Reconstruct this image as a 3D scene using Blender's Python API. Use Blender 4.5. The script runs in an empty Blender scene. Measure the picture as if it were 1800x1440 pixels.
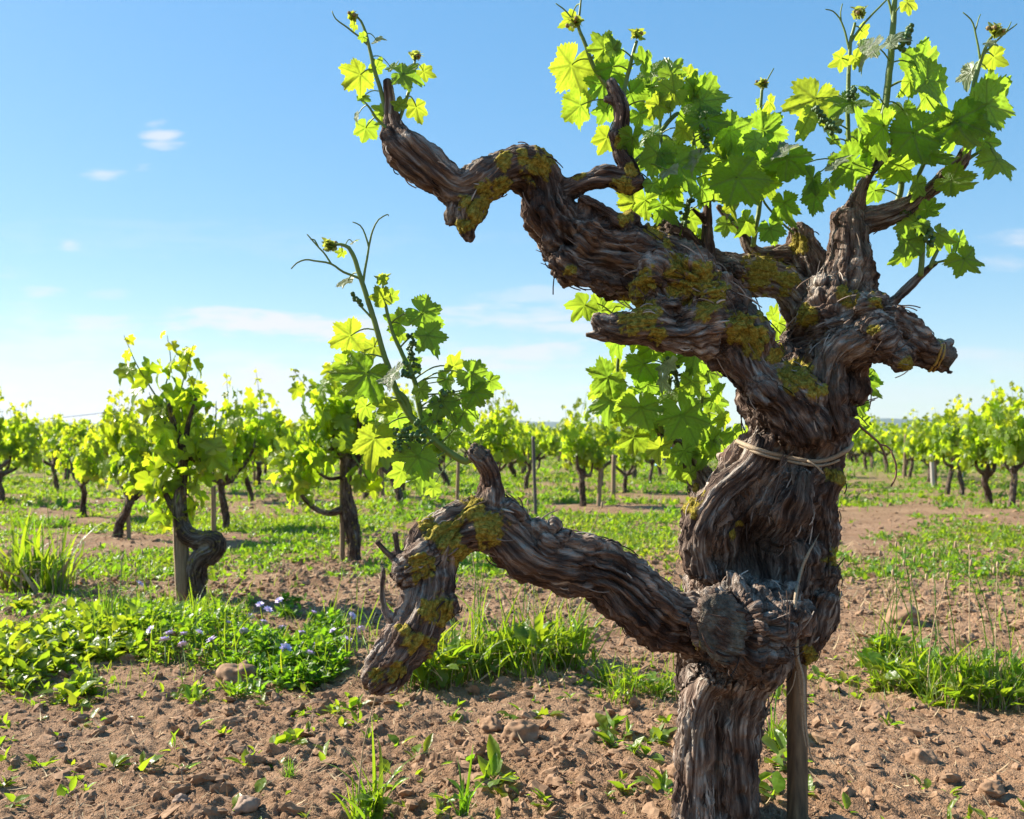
import bpy, math, random
import numpy as np
from mathutils import Vector, Matrix
from mathutils.bvhtree import BVHTree
PI = math.pi
rng = np.random.default_rng(7)
random.seed(7)
scene = bpy.context.scene
C = bpy.data.collections.new("vineyard")
scene.collection.children.link(C)

# ------------------------------------------------------------------ camera
F, CX, HY, CAMH = 1750.0, 900.0, 775.0, 0.60        # focal length in photo pixels, principal column, horizon row, eye height
cd = bpy.data.cameras.new("camera")
cam = bpy.data.objects.new("camera", cd)
C.objects.link(cam)
cam.location = (0, 0, CAMH)
cam.rotation_euler = (PI / 2, 0, 0)
cd.sensor_width = 36
cd.lens = 36 * F / 1800
cd.shift_y = (HY - 720) / 1800
cd.clip_start = 0.05
cd.clip_end = 20000
cd.dof.use_dof = True
cd.dof.focus_distance = 1.5
cd.dof.aperture_fstop = 11
scene.camera = cam

# ------------------------------------------------------------------ sun, sky, exposure
SUN_AZ, SUN_EL = math.radians(-67), math.radians(37)      # azimuth from +Y towards +X
sun_dir = Vector((math.sin(SUN_AZ) * math.cos(SUN_EL), math.cos(SUN_AZ) * math.cos(SUN_EL), math.sin(SUN_EL)))
sl = bpy.data.lights.new("sun", "SUN")
sl.energy = 4.4
sl.angle = math.radians(0.55)
sl.color = (1.0, 0.92, 0.80)
so = bpy.data.objects.new("sun", sl)
C.objects.link(so)
so.rotation_euler = (-sun_dir).to_track_quat("-Z", "Y").to_euler()
scene.view_settings.view_transform = "Standard"
scene.view_settings.look = "None"
scene.view_settings.gamma = 1
scene.view_settings.exposure = 1.45

W = bpy.data.worlds.new("World")
scene.world = W
W.use_nodes = True
wn, wl = W.node_tree.nodes, W.node_tree.links
wn.clear()


def nd(nodes, typ, **kw):
    n = nodes.new(typ)
    for k, v in kw.items():
        setattr(n, k, v)
    return n


sky = nd(wn, "ShaderNodeTexSky", sky_type="NISHITA", sun_disc=False)
sky.sun_elevation = SUN_EL
sky.sun_rotation = SUN_AZ
sky.altitude = 50
sky.air_density = 1.0
sky.dust_density = 0.35
sky.ozone_density = 3.2
bgn = nd(wn, "ShaderNodeBackground")
bgn.inputs["Strength"].default_value = 0.097
won = nd(wn, "ShaderNodeOutputWorld")
wl.new(bgn.outputs[0], won.inputs[0])


def mth(nodes, links, op, a, b=None, clamp=False):
    n = nd(nodes, "ShaderNodeMath", operation=op, use_clamp=clamp)
    for i, x in enumerate((a, b)):
        if x is None:
            continue
        if isinstance(x, (int, float)):
            n.inputs[i].default_value = x
        else:
            links.new(x, n.inputs[i])
    return n.outputs[0]


# thin clouds laid over the sky by direction (u = x/y, v = z/y)
tc = nd(wn, "ShaderNodeTexCoord")
sp = nd(wn, "ShaderNodeSeparateXYZ")
wl.new(tc.outputs["Generated"], sp.inputs[0])
yy = mth(wn, wl, "MAXIMUM", sp.outputs[1], 0.05)
uu = mth(wn, wl, "DIVIDE", sp.outputs[0], yy)
vv = mth(wn, wl, "DIVIDE", sp.outputs[2], yy)
uv = nd(wn, "ShaderNodeCombineXYZ")
wl.new(uu, uv.inputs[0])
wl.new(vv, uv.inputs[1])
mp = nd(wn, "ShaderNodeMapping")
mp.inputs["Scale"].default_value = (7, 52, 1)
wl.new(uv.outputs[0], mp.inputs[0])
cn = nd(wn, "ShaderNodeTexNoise")
cn.inputs["Scale"].default_value = 1.0
cn.inputs["Detail"].default_value = 7
cn.inputs["Roughness"].default_value = 0.55
cn.inputs["Distortion"].default_value = 0.5
wl.new(mp.outputs[0], cn.inputs["Vector"])
mp2 = nd(wn, "ShaderNodeMapping")
mp2.inputs["Scale"].default_value = (34, 90, 1)
wl.new(uv.outputs[0], mp2.inputs[0])
cn2 = nd(wn, "ShaderNodeTexNoise")
cn2.inputs["Scale"].default_value = 1.0
cn2.inputs["Detail"].default_value = 6
wl.new(mp2.outputs[0], cn2.inputs["Vector"])
nmix = mth(wn, wl, "ADD", mth(wn, wl, "MULTIPLY", cn.outputs[0], 0.7), mth(wn, wl, "MULTIPLY", cn2.outputs[0], 0.3))
CLOUDS = [  # px, py, half width, half height, strength
    (480, 568, 160, 32, 1.0), (375, 546, 34, 9, .7), (620, 575, 120, 26, .75), (930, 572, 190, 32, .7), (900, 625, 190, 36, .8),
    (288, 239, 34, 22, .75), (181, 304, 34, 12, .6), (255, 290, 27, 9, .8), (120, 430, 22, 12, .6), (15, 470, 50, 16, .4),
    (70, 514, 42, 10, .55), (170, 563, 46, 15, .55), (60, 548, 70, 16, .3), (190, 516, 40, 9, .3),
    (60, 660, 190, 30, 1.0), (190, 695, 330, 50, .95), (470, 690, 170, 44, .9), (30, 725, 300, 40, .95), (700, 720, 440, 48, .8), (1650, 640, 190, 22, .3),
    (1785, 428, 60, 20, .55), (1770, 462, 50, 14, .4), (1700, 620, 70, 12, .25), (1560, 690, 240, 40, .25), (120, 600, 280, 26, .5), (640, 640, 170, 16, .5), (400, 628, 150, 14, .5), (1010, 520, 160, 16, .4), (40, 600, 300, 50, .2), (350, 420, 500, 30, .10)]
acc = None
for (px, py, a, b, s) in CLOUDS:
    m = nd(wn, "ShaderNodeMapping", vector_type="TEXTURE")
    m.inputs["Location"].default_value = ((px - CX) / F, (HY - py) / F, 0)
    m.inputs["Scale"].default_value = (1.5 * a / F, 1.5 * b / F, 1)
    wl.new(uv.outputs[0], m.inputs[0])
    ln = nd(wn, "ShaderNodeVectorMath", operation="LENGTH")
    wl.new(m.outputs[0], ln.inputs[0])
    e = mth(wn, wl, "SUBTRACT", 1.0, ln.outputs["Value"], clamp=True)
    t = mth(wn, wl, "ADD", mth(wn, wl, "MULTIPLY", e, 0.80), mth(wn, wl, "MULTIPLY", mth(wn, wl, "SUBTRACT", nmix, 0.5), 3.4))
    mr = nd(wn, "ShaderNodeMapRange", interpolation_type="SMOOTHSTEP")
    wl.new(t, mr.inputs[0])
    mr.inputs[1].default_value = 0.10
    mr.inputs[2].default_value = 0.85
    k = mth(wn, wl, "MULTIPLY", mth(wn, wl, "MULTIPLY", mr.outputs[0], mth(wn, wl, "MULTIPLY", e, 4.0, clamp=True)), s)
    acc = k if acc is None else mth(wn, wl, "ADD", acc, mth(wn, wl, "MULTIPLY", k, mth(wn, wl, "SUBTRACT", 1.0, acc)))
front = mth(wn, wl, "GREATER_THAN", sp.outputs[1], 0.05)
acc = mth(wn, wl, "MULTIPLY", acc, front, clamp=True)
hs = nd(wn, "ShaderNodeHueSaturation")
hs.inputs["Saturation"].default_value = 1.9
hs.inputs["Value"].default_value = 1.56
gm_ = nd(wn, "ShaderNodeGamma")
gm_.inputs["Gamma"].default_value = 0.47
wl.new(sky.outputs[0], gm_.inputs["Color"])
wl.new(gm_.outputs[0], hs.inputs["Color"])
tint = nd(wn, "ShaderNodeMix", data_type="RGBA", blend_type="MULTIPLY")
tint.inputs["Factor"].default_value = 1
tint.inputs["B"].default_value = (.95, 1.03, 1.05, 1)
wl.new(hs.outputs[0], tint.inputs["A"])
cm = nd(wn, "ShaderNodeMix", data_type="RGBA")
wl.new(acc, cm.inputs["Factor"])
wl.new(tint.outputs["Result"], cm.inputs["A"])
cm.inputs["B"].default_value = (3.30, 3.42, 3.68, 1)
wl.new(cm.outputs["Result"], bgn.inputs["Color"])


# ------------------------------------------------------------------ helpers
def P(px, py, d):
    return np.array(((px - CX) / F * d, d, CAMH - (py - HY) / F * d))


def GD(py):
    return CAMH * F / (py - HY)


_perm = np.random.default_rng(3).permutation(256).astype(np.int32)
_perm = np.concatenate([_perm, _perm, _perm])
_g = np.random.default_rng(4).normal(size=(256, 3))
_g = (_g / np.linalg.norm(_g, axis=1)[:, None]).astype(np.float32)


def noise3(p):
    """gradient noise, about -0.7 .. 0.7"""
    p = np.asarray(p, np.float32)
    i = np.floor(p).astype(np.int32)
    f = p - i
    u = f * f * f * (f * (f * 6 - 15) + 10)
    i &= 255
    out = np.zeros(len(p), np.float32)
    for dx in (0, 1):
        hx = _perm[i[:, 0] + dx]
        wx = u[:, 0] if dx else 1 - u[:, 0]
        for dy in (0, 1):
            hy = _perm[hx + i[:, 1] + dy]
            wy = wx * (u[:, 1] if dy else 1 - u[:, 1])
            for dz in (0, 1):
                g = _g[_perm[hy + i[:, 2] + dz]]
                d = g[:, 0] * (f[:, 0] - dx) + g[:, 1] * (f[:, 1] - dy) + g[:, 2] * (f[:, 2] - dz)
                out += d * wy * (u[:, 2] if dz else 1 - u[:, 2])
    return out


def fbm(p, octv=4, gain=0.5, lac=2.03):
    p = np.asarray(p, np.float32)
    a, s = 1.0, 0.0
    for k in range(octv):
        s = s + a * noise3(p + 17.3 * k)
        p = p * lac
        a *= gain
    return s


def sstep(a, b, x):
    t = np.clip((x - a) / (b - a), 0, 1)
    return t * t * (3 - 2 * t)


def unit(v):
    return v / np.maximum(np.linalg.norm(v, axis=-1, keepdims=True), 1e-9)


class MB:
    def __init__(self):
        self.v, self.f, self.n, self.at, self.mi = [], {3: [], 4: []}, 0, {}, {3: [], 4: []}

    def add(self, v, q=None, t=None, mi=0, **at):
        v = np.asarray(v, np.float32).reshape(-1, 3)
        for k, x in ((4, q), (3, t)):
            if x is not None and len(x):
                x = np.asarray(x, np.int64).reshape(-1, k) + self.n
                self.f[k].append(x)
                self.mi[k].append(np.full(len(x), mi, np.int32))
        for k in set(self.at) | set(at):
            val = at.get(k)
            lst = self.at.setdefault(k, [])
            have = sum(len(z) for z in lst)
            if have < self.n:
                lst.append(np.zeros((self.n - have,) + (lst[0].shape[1:] if lst else np.shape(val)[1:]), np.float32))
            if val is None:
                lst.append(np.zeros((len(v),) + lst[0].shape[1:], np.float32))
            else:
                val = np.asarray(val, np.float32)
                if val.ndim == 0:
                    val = np.full(len(v), float(val), np.float32)
                lst.append(val)
        self.v.append(v)
        self.n += len(v)

    def mesh(self, name, mats, smooth=True):
        me = bpy.data.meshes.new(name)
        V = np.concatenate(self.v)
        fs, mis = [], []
        for k in (4, 3):
            if self.f[k]:
                fs.append(np.concatenate(self.f[k]))
                mis.append(np.concatenate(self.mi[k]))
        loops = np.concatenate([f.ravel() for f in fs]).astype(np.int32)
        sizes = np.concatenate([np.full(len(f), f.shape[1], np.int32) for f in fs])
        starts = np.concatenate([[0], np.cumsum(sizes)[:-1]]).astype(np.int32)
        me.vertices.add(len(V))
        me.vertices.foreach_set("co", V.ravel())
        me.loops.add(len(loops))
        me.loops.foreach_set("vertex_index", loops)
        me.polygons.add(len(sizes))
        me.polygons.foreach_set("loop_start", starts)
        me.polygons.foreach_set("use_smooth", np.full(len(sizes), smooth, bool))
        me.polygons.foreach_set("material_index", np.concatenate(mis))
        for k, lst in self.at.items():
            A = np.concatenate(lst)
            if len(A) < len(V):
                A = np.concatenate([A, np.zeros((len(V) - len(A),) + A.shape[1:], np.float32)])
            at = me.attributes.new(k, "FLOAT_VECTOR" if A.ndim == 2 else "FLOAT", "POINT")
            at.data.foreach_set("vector" if A.ndim == 2 else "value", A.ravel())
        me.update(calc_edges=True)
        me.validate()
        for m in (mats if isinstance(mats, (list, tuple)) else [mats]):
            me.materials.append(m)
        return me

    def build(self, name, mats, parent=None, smooth=True):
        return link(bpy.data.objects.new(name, self.mesh(name, mats, smooth)), parent)


def link(o, parent=None):
    C.objects.link(o)
    if parent is not None:
        o.parent = parent
        o.matrix_parent_inverse = Matrix.Translation(-abs_loc(parent))
    return o


def abs_loc(o):
    v = Vector(o.location)
    return v


def tag(o, label=None, cat=None, group=None, kind=None):
    if label:
        o["label"] = label
    if cat:
        o["category"] = cat
    if group:
        o["group"] = group
    if kind:
        o["kind"] = kind
    return o


def thing(name, label, cat, loc=(0, 0, 0), group=None):
    o = bpy.data.objects.new(name, None)
    o.empty_display_size = 0.05
    o.location = loc
    C.objects.link(o)
    return tag(o, label, cat, group)


def catmull(pts, step):
    pts = np.asarray(pts, float)
    if len(pts) < 3:
        n = max(2, int(np.linalg.norm(pts[-1, :3] - pts[0, :3]) / step) + 1)
        t = np.linspace(0, 1, n)[:, None]
        return pts[0] * (1 - t) + pts[-1] * t
    q = np.vstack([2 * pts[0] - pts[1], pts, 2 * pts[-1] - pts[-2]])
    out = []
    for i in range(1, len(q) - 2):
        n = max(2, int(np.linalg.norm(q[i + 1, :3] - q[i, :3]) / step))
        for t in np.arange(n) / n:
            a, b, c, d = q[i - 1], q[i], q[i + 1], q[i + 2]
            out.append(0.5 * (2 * b + (c - a) * t + (2 * a - 5 * b + 4 * c - d) * t * t + (3 * b - a - 3 * c + d) * t ** 3))
    out.append(pts[-1])
    return np.array(out)


def frames(p):
    t = np.gradient(p, axis=0)
    t = unit(t)
    u = np.zeros_like(p)
    a = np.array([0, 0, 1.0]) if abs(t[0, 2]) < 0.8 else np.array([1.0, 0, 0])
    u0 = np.cross(t[0], a)
    u0 /= np.linalg.norm(u0)
    for i in range(len(p)):
        u0 = u0 - t[i] * np.dot(u0, t[i])
        u0 /= max(np.linalg.norm(u0), 1e-9)
        u[i] = u0
    return t, u, np.cross(t, u)


def tube(mb, p, r, n=8, cap=True, **at):
    p = np.asarray(p, float)
    r = np.broadcast_to(np.asarray(r, float), (len(p),))
    t, u, v = frames(p)
    a = np.arange(n) * 2 * PI / n
    ring = p[:, None] + r[:, None, None] * (np.cos(a)[None, :, None] * u[:, None] + np.sin(a)[None, :, None] * v[:, None])
    V = ring.reshape(-1, 3)
    m = len(p)
    i, j = np.meshgrid(np.arange(m - 1), np.arange(n), indexing="ij")
    q = np.stack([i * n + j, i * n + (j + 1) % n, (i + 1) * n + (j + 1) % n, (i + 1) * n + j], -1).reshape(-1, 4)
    T = None
    if cap:
        e = 0.6
        V = np.vstack([V, p[0] - t[0] * r[0] * e, p[-1] + t[-1] * r[-1] * e])
        k = np.arange(n)
        T = np.concatenate([np.stack([(k + 1) % n, k, np.full(n, m * n)], -1),
                            np.stack([(m - 1) * n + k, (m - 1) * n + (k + 1) % n, np.full(n, m * n + 1)], -1)])
    mb.add(V, q, T, **at)


def ball(mb, c, r, nu=14, nv=9, sq=(1, 1, 1), **at):
    th = np.linspace(0, PI, nv)[1:-1]
    ph = np.arange(nu) * 2 * PI / nu
    V = np.stack([np.sin(th)[:, None] * np.cos(ph), np.sin(th)[:, None] * np.sin(ph), np.cos(th)[:, None] + 0 * ph], -1).reshape(-1, 3)
    V = np.vstack([V, (0, 0, 1), (0, 0, -1)])
    i, j = np.meshgrid(np.arange(nv - 3), np.arange(nu), indexing="ij")
    q = np.stack([i * nu + j, (i + 1) * nu + j, (i + 1) * nu + (j + 1) % nu, i * nu + (j + 1) % nu], -1).reshape(-1, 4)
    k = np.arange(nu)
    L = (nv - 3) * nu
    t = np.concatenate([np.stack([k, (k + 1) % nu, np.full(nu, len(V) - 2)], -1), np.stack([L + (k + 1) % nu, L + k, np.full(nu, len(V) - 1)], -1)])
    mb.add(np.asarray(c) + V * r * np.asarray(sq), q, t, **at)


# ------------------------------------------------------------------ materials
def newmat(name):
    m = bpy.data.materials.new(name)
    m.use_nodes = True
    n, l = m.node_tree.nodes, m.node_tree.links
    n.clear()
    out = nd(n, "ShaderNodeOutputMaterial")
    pb = nd(n, "ShaderNodeBsdfPrincipled")
    l.new(pb.outputs[0], out.inputs[0])
    return m, n, l, pb, out


def ramp(n, l, fac, stops):
    r = nd(n, "ShaderNodeValToRGB")
    el = r.color_ramp.elements
    while len(el) < len(stops):
        el.new(0.5)
    for e, (p, c) in zip(el, stops):
        e.position = p
        e.color = (*c, 1)
    l.new(fac, r.inputs[0])
    return r.outputs[0]


def attr(n, name, out="Fac"):
    return nd(n, "ShaderNodeAttribute", attribute_name=name).outputs[out]


def tnoise(n, l, vec, scale, detail=4, rough=0.55, vscale=None):
    if vscale is not None:
        m = nd(n, "ShaderNodeMapping")
        m.inputs["Scale"].default_value = vscale
        l.new(vec, m.inputs[0])
        vec = m.outputs[0]
    t = nd(n, "ShaderNodeTexNoise")
    t.inputs["Scale"].default_value = scale
    t.inputs["Detail"].default_value = detail
    t.inputs["Roughness"].default_value = rough
    if vec is not None:
        l.new(vec, t.inputs["Vector"])
    return t.outputs[0]


def mixc(n, l, fac, a, b, blend="MIX"):
    m = nd(n, "ShaderNodeMix", data_type="RGBA", blend_type=blend)
    for k, x in (("Factor", fac), ("A", a), ("B", b)):
        s = m.inputs[k]
        if isinstance(x, (int, float)):
            s.default_value = x
        elif isinstance(x, tuple):
            s.default_value = (*x, 1)
        else:
            l.new(x, s)
    return m.outputs["Result"]


def bark_material(name, gain=1.0):
    m, n, l, pb, out = newmat(name)
    bk = attr(n, "bk", "Vector")
    fib = tnoise(n, l, bk, 1.0, 5, 0.6, (260, 260, 14))
    crk = mth(n, l, "MULTIPLY", mth(n, l, "ABSOLUTE", mth(n, l, "SUBTRACT", tnoise(n, l, bk, 1.0, 3, 0.6, (200, 200, 12)), 0.5)), 5.0, clamp=True)
    fib2 = tnoise(n, l, bk, 1.0, 3, 0.6, (700, 700, 90))
    t = mth(n, l, "ADD", attr(n, "tone"), mth(n, l, "MULTIPLY", mth(n, l, "SUBTRACT", fib, 0.5), 0.9))
    g = gain
    col = ramp(n, l, t, [(0.0, (.012 * g, .008 * g, .007 * g)), (.25, (.036 * g, .024 * g, .019 * g)), (.45, (.090 * g, .062 * g, .048 * g)), (.62, (.185 * g, .138 * g, .107 * g)), (.80, (.34 * g, .30 * g, .255 * g)), (1.0, (.52 * g, .46 * g, .39 * g))])
    geo = nd(n, "ShaderNodeTexCoord").outputs["Object"]
    red = tnoise(n, l, geo, 16, 3)
    col = mixc(n, l, mth(n, l, "MULTIPLY", mth(n, l, "SUBTRACT", red, 0.45, clamp=True), 3.0, clamp=True), col, mixc(n, l, 1.0, col, (1.04, .90, .84), "MULTIPLY"))
    ln = tnoise(n, l, geo, 190, 4, 0.6)
    lc = ramp(n, l, ln, [(0.25, (.10, .080, .014)), (.5, (.31, .245, .034)), (.75, (.55, .46, .11))])
    lg = ramp(n, l, ln, [(0.25, (.09, .09, .07)), (.5, (.20, .20, .155)), (.8, (.36, .36, .30))])
    lk = attr(n, "lichen")
    lk2 = mth(n, l, "MULTIPLY", lk, mth(n, l, "ADD", 0.15, mth(n, l, "MULTIPLY", ln, 2.0)), clamp=True)
    col = mixc(n, l, attr(n, "greylichen"), col, lg)
    col = mixc(n, l, lk2, col, lc)
    l.new(col, pb.inputs["Base Color"])
    pb.inputs["Roughness"].default_value = 0.95
    pb.inputs["Specular IOR Level"].default_value = 0.15
    h = mth(n, l, "ADD", mth(n, l, "ADD", mth(n, l, "MULTIPLY", crk, 0.8), fib), mth(n, l, "MULTIPLY", fib2, 0.6))
    h = mth(n, l, "ADD", h, mth(n, l, "MULTIPLY", mth(n, l, "MULTIPLY", ln, lk), 1.2))
    b = nd(n, "ShaderNodeBump")
    b.inputs["Strength"].default_value = 1.0
    b.inputs["Distance"].default_value = 0.0045
    l.new(h, b.inputs["Height"])
    l.new(b.outputs[0], pb.inputs["Normal"])
    return m


def leaf_material(name, green, young, tgreen, tyoung, under, fac=0.5, under_amt=.6):
    m, n, l, pb, out = newmat(name)
    y = attr(n, "young")
    v = attr(n, "vein")
    base = mixc(n, l, y, green, young)
    oi = nd(n, "ShaderNodeObjectInfo").outputs["Random"]
    geo = nd(n, "ShaderNodeTexCoord").outputs["Object"]
    pat = tnoise(n, l, geo, 30, 4)
    k = mth(n, l, "ADD", 0.72, mth(n, l, "ADD", mth(n, l, "MULTIPLY", oi, 0.25), mth(n, l, "MULTIPLY", pat, 0.35)))
    base = mixc(n, l, 1.0, base, nd_rgb(n, l, k), "MULTIPLY")
    base = mixc(n, l, mth(n, l, "MULTIPLY", v, 0.7), base, (.32, .40, .12))
    bf = nd(n, "ShaderNodeNewGeometry").outputs["Backfacing"]
    fl = mth(n, l, "MULTIPLY", bf, under_amt)
    base = mixc(n, l, fl, base, under)
    pl = attr(n, "pale")
    base = mixc(n, l, pl, base, (.60, .64, .52))
    l.new(base, pb.inputs["Base Color"])
    pb.inputs["Roughness"].default_value = 0.38
    pb.inputs["Specular IOR Level"].default_value = 0.45
    bp = nd(n, "ShaderNodeBump")
    bp.inputs["Strength"].default_value = 0.7
    bp.inputs["Distance"].default_value = 0.05
    l.new(mth(n, l, "SUBTRACT", mth(n, l, "MULTIPLY", tnoise(n, l, geo, 9, 4), 1.0), mth(n, l, "MULTIPLY", v, .9)), bp.inputs["Height"])
    l.new(bp.outputs[0], pb.inputs["Normal"])
    tr = nd(n, "ShaderNodeBsdfTranslucent")
    tcx = mixc(n, l, y, tgreen, tyoung)
    tcx = mixc(n, l, mth(n, l, "MULTIPLY", v, 0.75), tcx, mixc(n, l, 1.0, tcx, (.45, .45, .5), "MULTIPLY"))
    tcx = mixc(n, l, pl, tcx, (.35, .38, .18))
    l.new(tcx, tr.inputs[0])
    mx = nd(n, "ShaderNodeMixShader")
    mx.inputs[0].default_value = fac
    l.new(pb.outputs[0], mx.inputs[1])
    l.new(tr.outputs[0], mx.inputs[2])
    l.new(mx.outputs[0], out.inputs[0])
    return m


def nd_rgb(n, l, val):
    c = nd(n, "ShaderNodeCombineXYZ")
    for i in range(3):
        l.new(val, c.inputs[i])
    return c.outputs[0]


def simple(name, col, rough=0.7, noise=None, spec=0.4, scale=40, vs=None):
    m, n, l, pb, out = newmat(name)
    if noise:
        geo = nd(n, "ShaderNodeTexCoord").outputs["Object"]
        f = tnoise(n, l, geo, scale, 5, .6, vs)
        c = ramp(n, l, f, [(.3, noise), (.7, col)])
        l.new(c, pb.inputs["Base Color"])
        b = nd(n, "ShaderNodeBump")
        b.inputs["Strength"].default_value = .5
        b.inputs["Distance"].default_value = .003
        l.new(f, b.inputs["Height"])
        l.new(b.outputs[0], pb.inputs["Normal"])
    else:
        pb.inputs["Base Color"].default_value = (*col, 1)
    pb.inputs["Roughness"].default_value = rough
    pb.inputs["Specular IOR Level"].default_value = spec
    return m


M_BARK = bark_material("old_vine_bark", 1.22)
M_BARK2 = bark_material("field_vine_bark", 0.85)
M_LEAF = leaf_material("vine_leaf", (.095, .200, .024), (.20, .24, .025), (.34, .60, .035), (.58, .61, .03), (.22, .32, .12), .58)
M_FIELD = leaf_material("field_leaf", (.110, .205, .020), (.22, .26, .025), (.46, .70, .02), (.74, .77, .025), (.19, .28, .07), 0.60, .5)
M_WEED = leaf_material("weed_leaf", (.070, .165, .018), (.19, .22, .02), (.26, .52, .014), (.58, .58, .025), (.12, .21, .05), 0.5, .4)
M_STEM = simple("green_stem", (.16, .24, .04), .5, (.12, .17, .03), .4, 60)
M_CANE = simple("brown_cane", (.30, .17, .085), .6, (.14, .075, .04), .35, 1, (90, 90, 14))
M_BERRY = simple("green_berry", (.075, .15, .03), .45, (.035, .085, .02), .4, 200)
M_BUD = simple("young_bud", (.34, .24, .09), .7, (.22, .15, .06), .3, 250)
M_STAKE = simple("weathered_stake", (.36, .26, .16), .8, (.15, .10, .06), .25, 1, (130, 130, 9))
M_DSTAKE = simple("dark_stake", (.27, .155, .075), .75, (.09, .052, .028), .3, 1, (110, 110, 7))
M_IRON = simple("rusty_iron", (.10, .085, .08), .6, (.05, .04, .035), .5, 60)
M_RAFFIA = simple("dry_raffia", (.46, .36, .24), .75, (.24, .17, .11), .3, 1, (500, 500, 500))
M_YTIE = simple("yellow_tie", (.42, .30, .07), .6, (.26, .17, .04), .4, 120)
M_STRAW = simple("dry_straw", (.52, .40, .23), .8, (.28, .19, .11), .25, 30)
M_STONE = simple("clod_soil", (.37, .238, .145), .95, (.18, .105, .062), .15, 45)
M_BLUE = simple("blue_plastic", (.03, .25, .55), .4, (.02, .18, .42), .5, 30)
M_PETAL = simple("lilac_petal", (.76, .66, .87), .6)
M_PINK = simple("pink_petal", (.65, .32, .36), .6)

# ------------------------------------------------------------------ ground
WEEDS = [(60, 1150, 110, 36), (160, 1125, 110, 44), (260, 1125, 110, 48), (360, 1130, 100, 44), (440, 1160, 90, 34), (530, 1175, 85, 36), (600, 1140, 70, 44), (20, 1185, 60, 22)]


def hfun(x, y):
    x = np.asarray(x, np.float32)
    y = np.asarray(y, np.float32)
    d = np.hypot(x, y)
    z = np.zeros_like(x)

    def n(s, o):
        return noise3(np.stack([x * s + o, y * s + o * 1.7, np.full_like(x, o * .31 + .5)], -1))
    z += .035 * n(.9, 3.1) * np.clip(d / 3, .3, 1.5)
    near = np.clip(1.6 - d / 8, 0, 1)
    z += .020 * n(3.7, 9.2) * near
    a = n(9.5, 21.4)
    z += .011 * a * near
    rough = .55 + .9 * np.clip(.5 + n(1.9, 41.7), 0, 1)
    b = n(24, 33.2)
    z += (.0105 * np.clip(1.15 * np.abs(b) * 2 - .35, -.4, 1)) * rough * np.clip(1.5 - d / 4.5, 0, 1)
    c = n(57, 57.9)
    z += (.0085 * (np.abs(c) * 2 - .4)) * rough * np.clip(1.4 - d / 3.2, 0, 1)
    c2 = n(131, 77.7)
    z += .0038 * c2 * rough * np.clip(1.3 - d / 2.4, 0, 1)
    return z


def make_ground():
    rr = np.concatenate([np.geomspace(.05, 1.05, 24)[:-1], np.geomspace(1.05, 9.0, 830)[:-1], np.geomspace(9.0, 60, 190)[:-1], np.geomspace(60, 3700, 60)])
    A = math.radians(39)
    aa = np.concatenate([np.linspace(-PI, -A, 46)[:-1], np.linspace(-A, A, 520)[:-1], np.linspace(A, PI, 46)[:-1]])
    R, T = np.meshgrid(rr, aa, indexing="ij")
    x, y = (R * np.sin(T)).ravel(), (R * np.cos(T)).ravel()
    z = hfun(x, y)
    V = np.stack([x, y, z], -1)
    n, m = len(rr), len(aa)
    i, j = np.meshgrid(np.arange(n - 1), np.arange(m), indexing="ij")
    q = np.stack([i * m + j, i * m + (j + 1) % m, (i + 1) * m + (j + 1) % m, (i + 1) * m + j], -1).reshape(-1, 4)[:, ::-1]
    mb = MB()
    mb.add(V, q)
    k = np.arange(m)
    mb.add([(0, 0, z[0])], None, None)
    mb.f[3].append(np.stack([k, (k + 1) % m, np.full(m, n * m)], -1)[:, ::-1])
    mb.mi[3].append(np.zeros(m, np.int32))
    m_, n_, l_, pb, out = newmat("vineyard_soil")
    geo = nd(n_, "ShaderNodeTexCoord").outputs["Object"]
    f1 = tnoise(n_, l_, geo, 3.0, 5)
    f2 = tnoise(n_, l_, geo, 38, 5, .65)
    f3 = tnoise(n_, l_, geo, 240, 3, .6)
    t = mth(n_, l_, "ADD", mth(n_, l_, "MULTIPLY", f1, .35), mth(n_, l_, "ADD", mth(n_, l_, "MULTIPLY", f2, .4), mth(n_, l_, "MULTIPLY", f3, .25)))
    col = ramp(n_, l_, t, [(.30, (.130, .073, .040)), (.46, (.250, .147, .083)), (.58, (.350, .222, .133)), (.72, (.47, .34, .22))])
    # grassy sward towards the far rows
    sepn = nd(n_, "ShaderNodeSeparateXYZ")
    l_.new(geo, sepn.inputs[0])
    far = nd(n_, "ShaderNodeMapRange")
    l_.new(sepn.outputs[1], far.inputs[0])
    far.inputs[1].default_value = 7
    far.inputs[2].default_value = 26
    gp = tnoise(n_, l_, geo, 1.1, 5)
    gf = mth(n_, l_, "MULTIPLY", far.outputs[0], mth(n_, l_, "ADD", .35, mth(n_, l_, "MULTIPLY", gp, .9)), clamp=True)
    col = mixc(n_, l_, gf, col, ramp(n_, l_, f2, [(.3, (.11, .15, .03)), (.7, (.24, .25, .07))]))
    l_.new(col, pb.inputs["Base Color"])
    pb.inputs["Roughness"].default_value = .95
    pb.inputs["Specular IOR Level"].default_value = .15
    b = nd(n_, "ShaderNodeBump")
    b.inputs["Strength"].default_value = 1.0
    b.inputs["Distance"].default_value = .014
    l_.new(mth(n_, l_, "ADD", f2, mth(n_, l_, "MULTIPLY", f3, .6)), b.inputs["Height"])
    l_.new(b.outputs[0], pb.inputs["Normal"])
    tag(mb.build("ground", m_), kind="structure")


make_ground()


def seat(x, y):
    return float(hfun(np.array([x]), np.array([y]))[0])


def GP(px, py, dz=0.0):
    d = GD(py)
    x = (px - CX) / F * d
    return np.array((x, d, seat(x, d) + dz))


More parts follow.
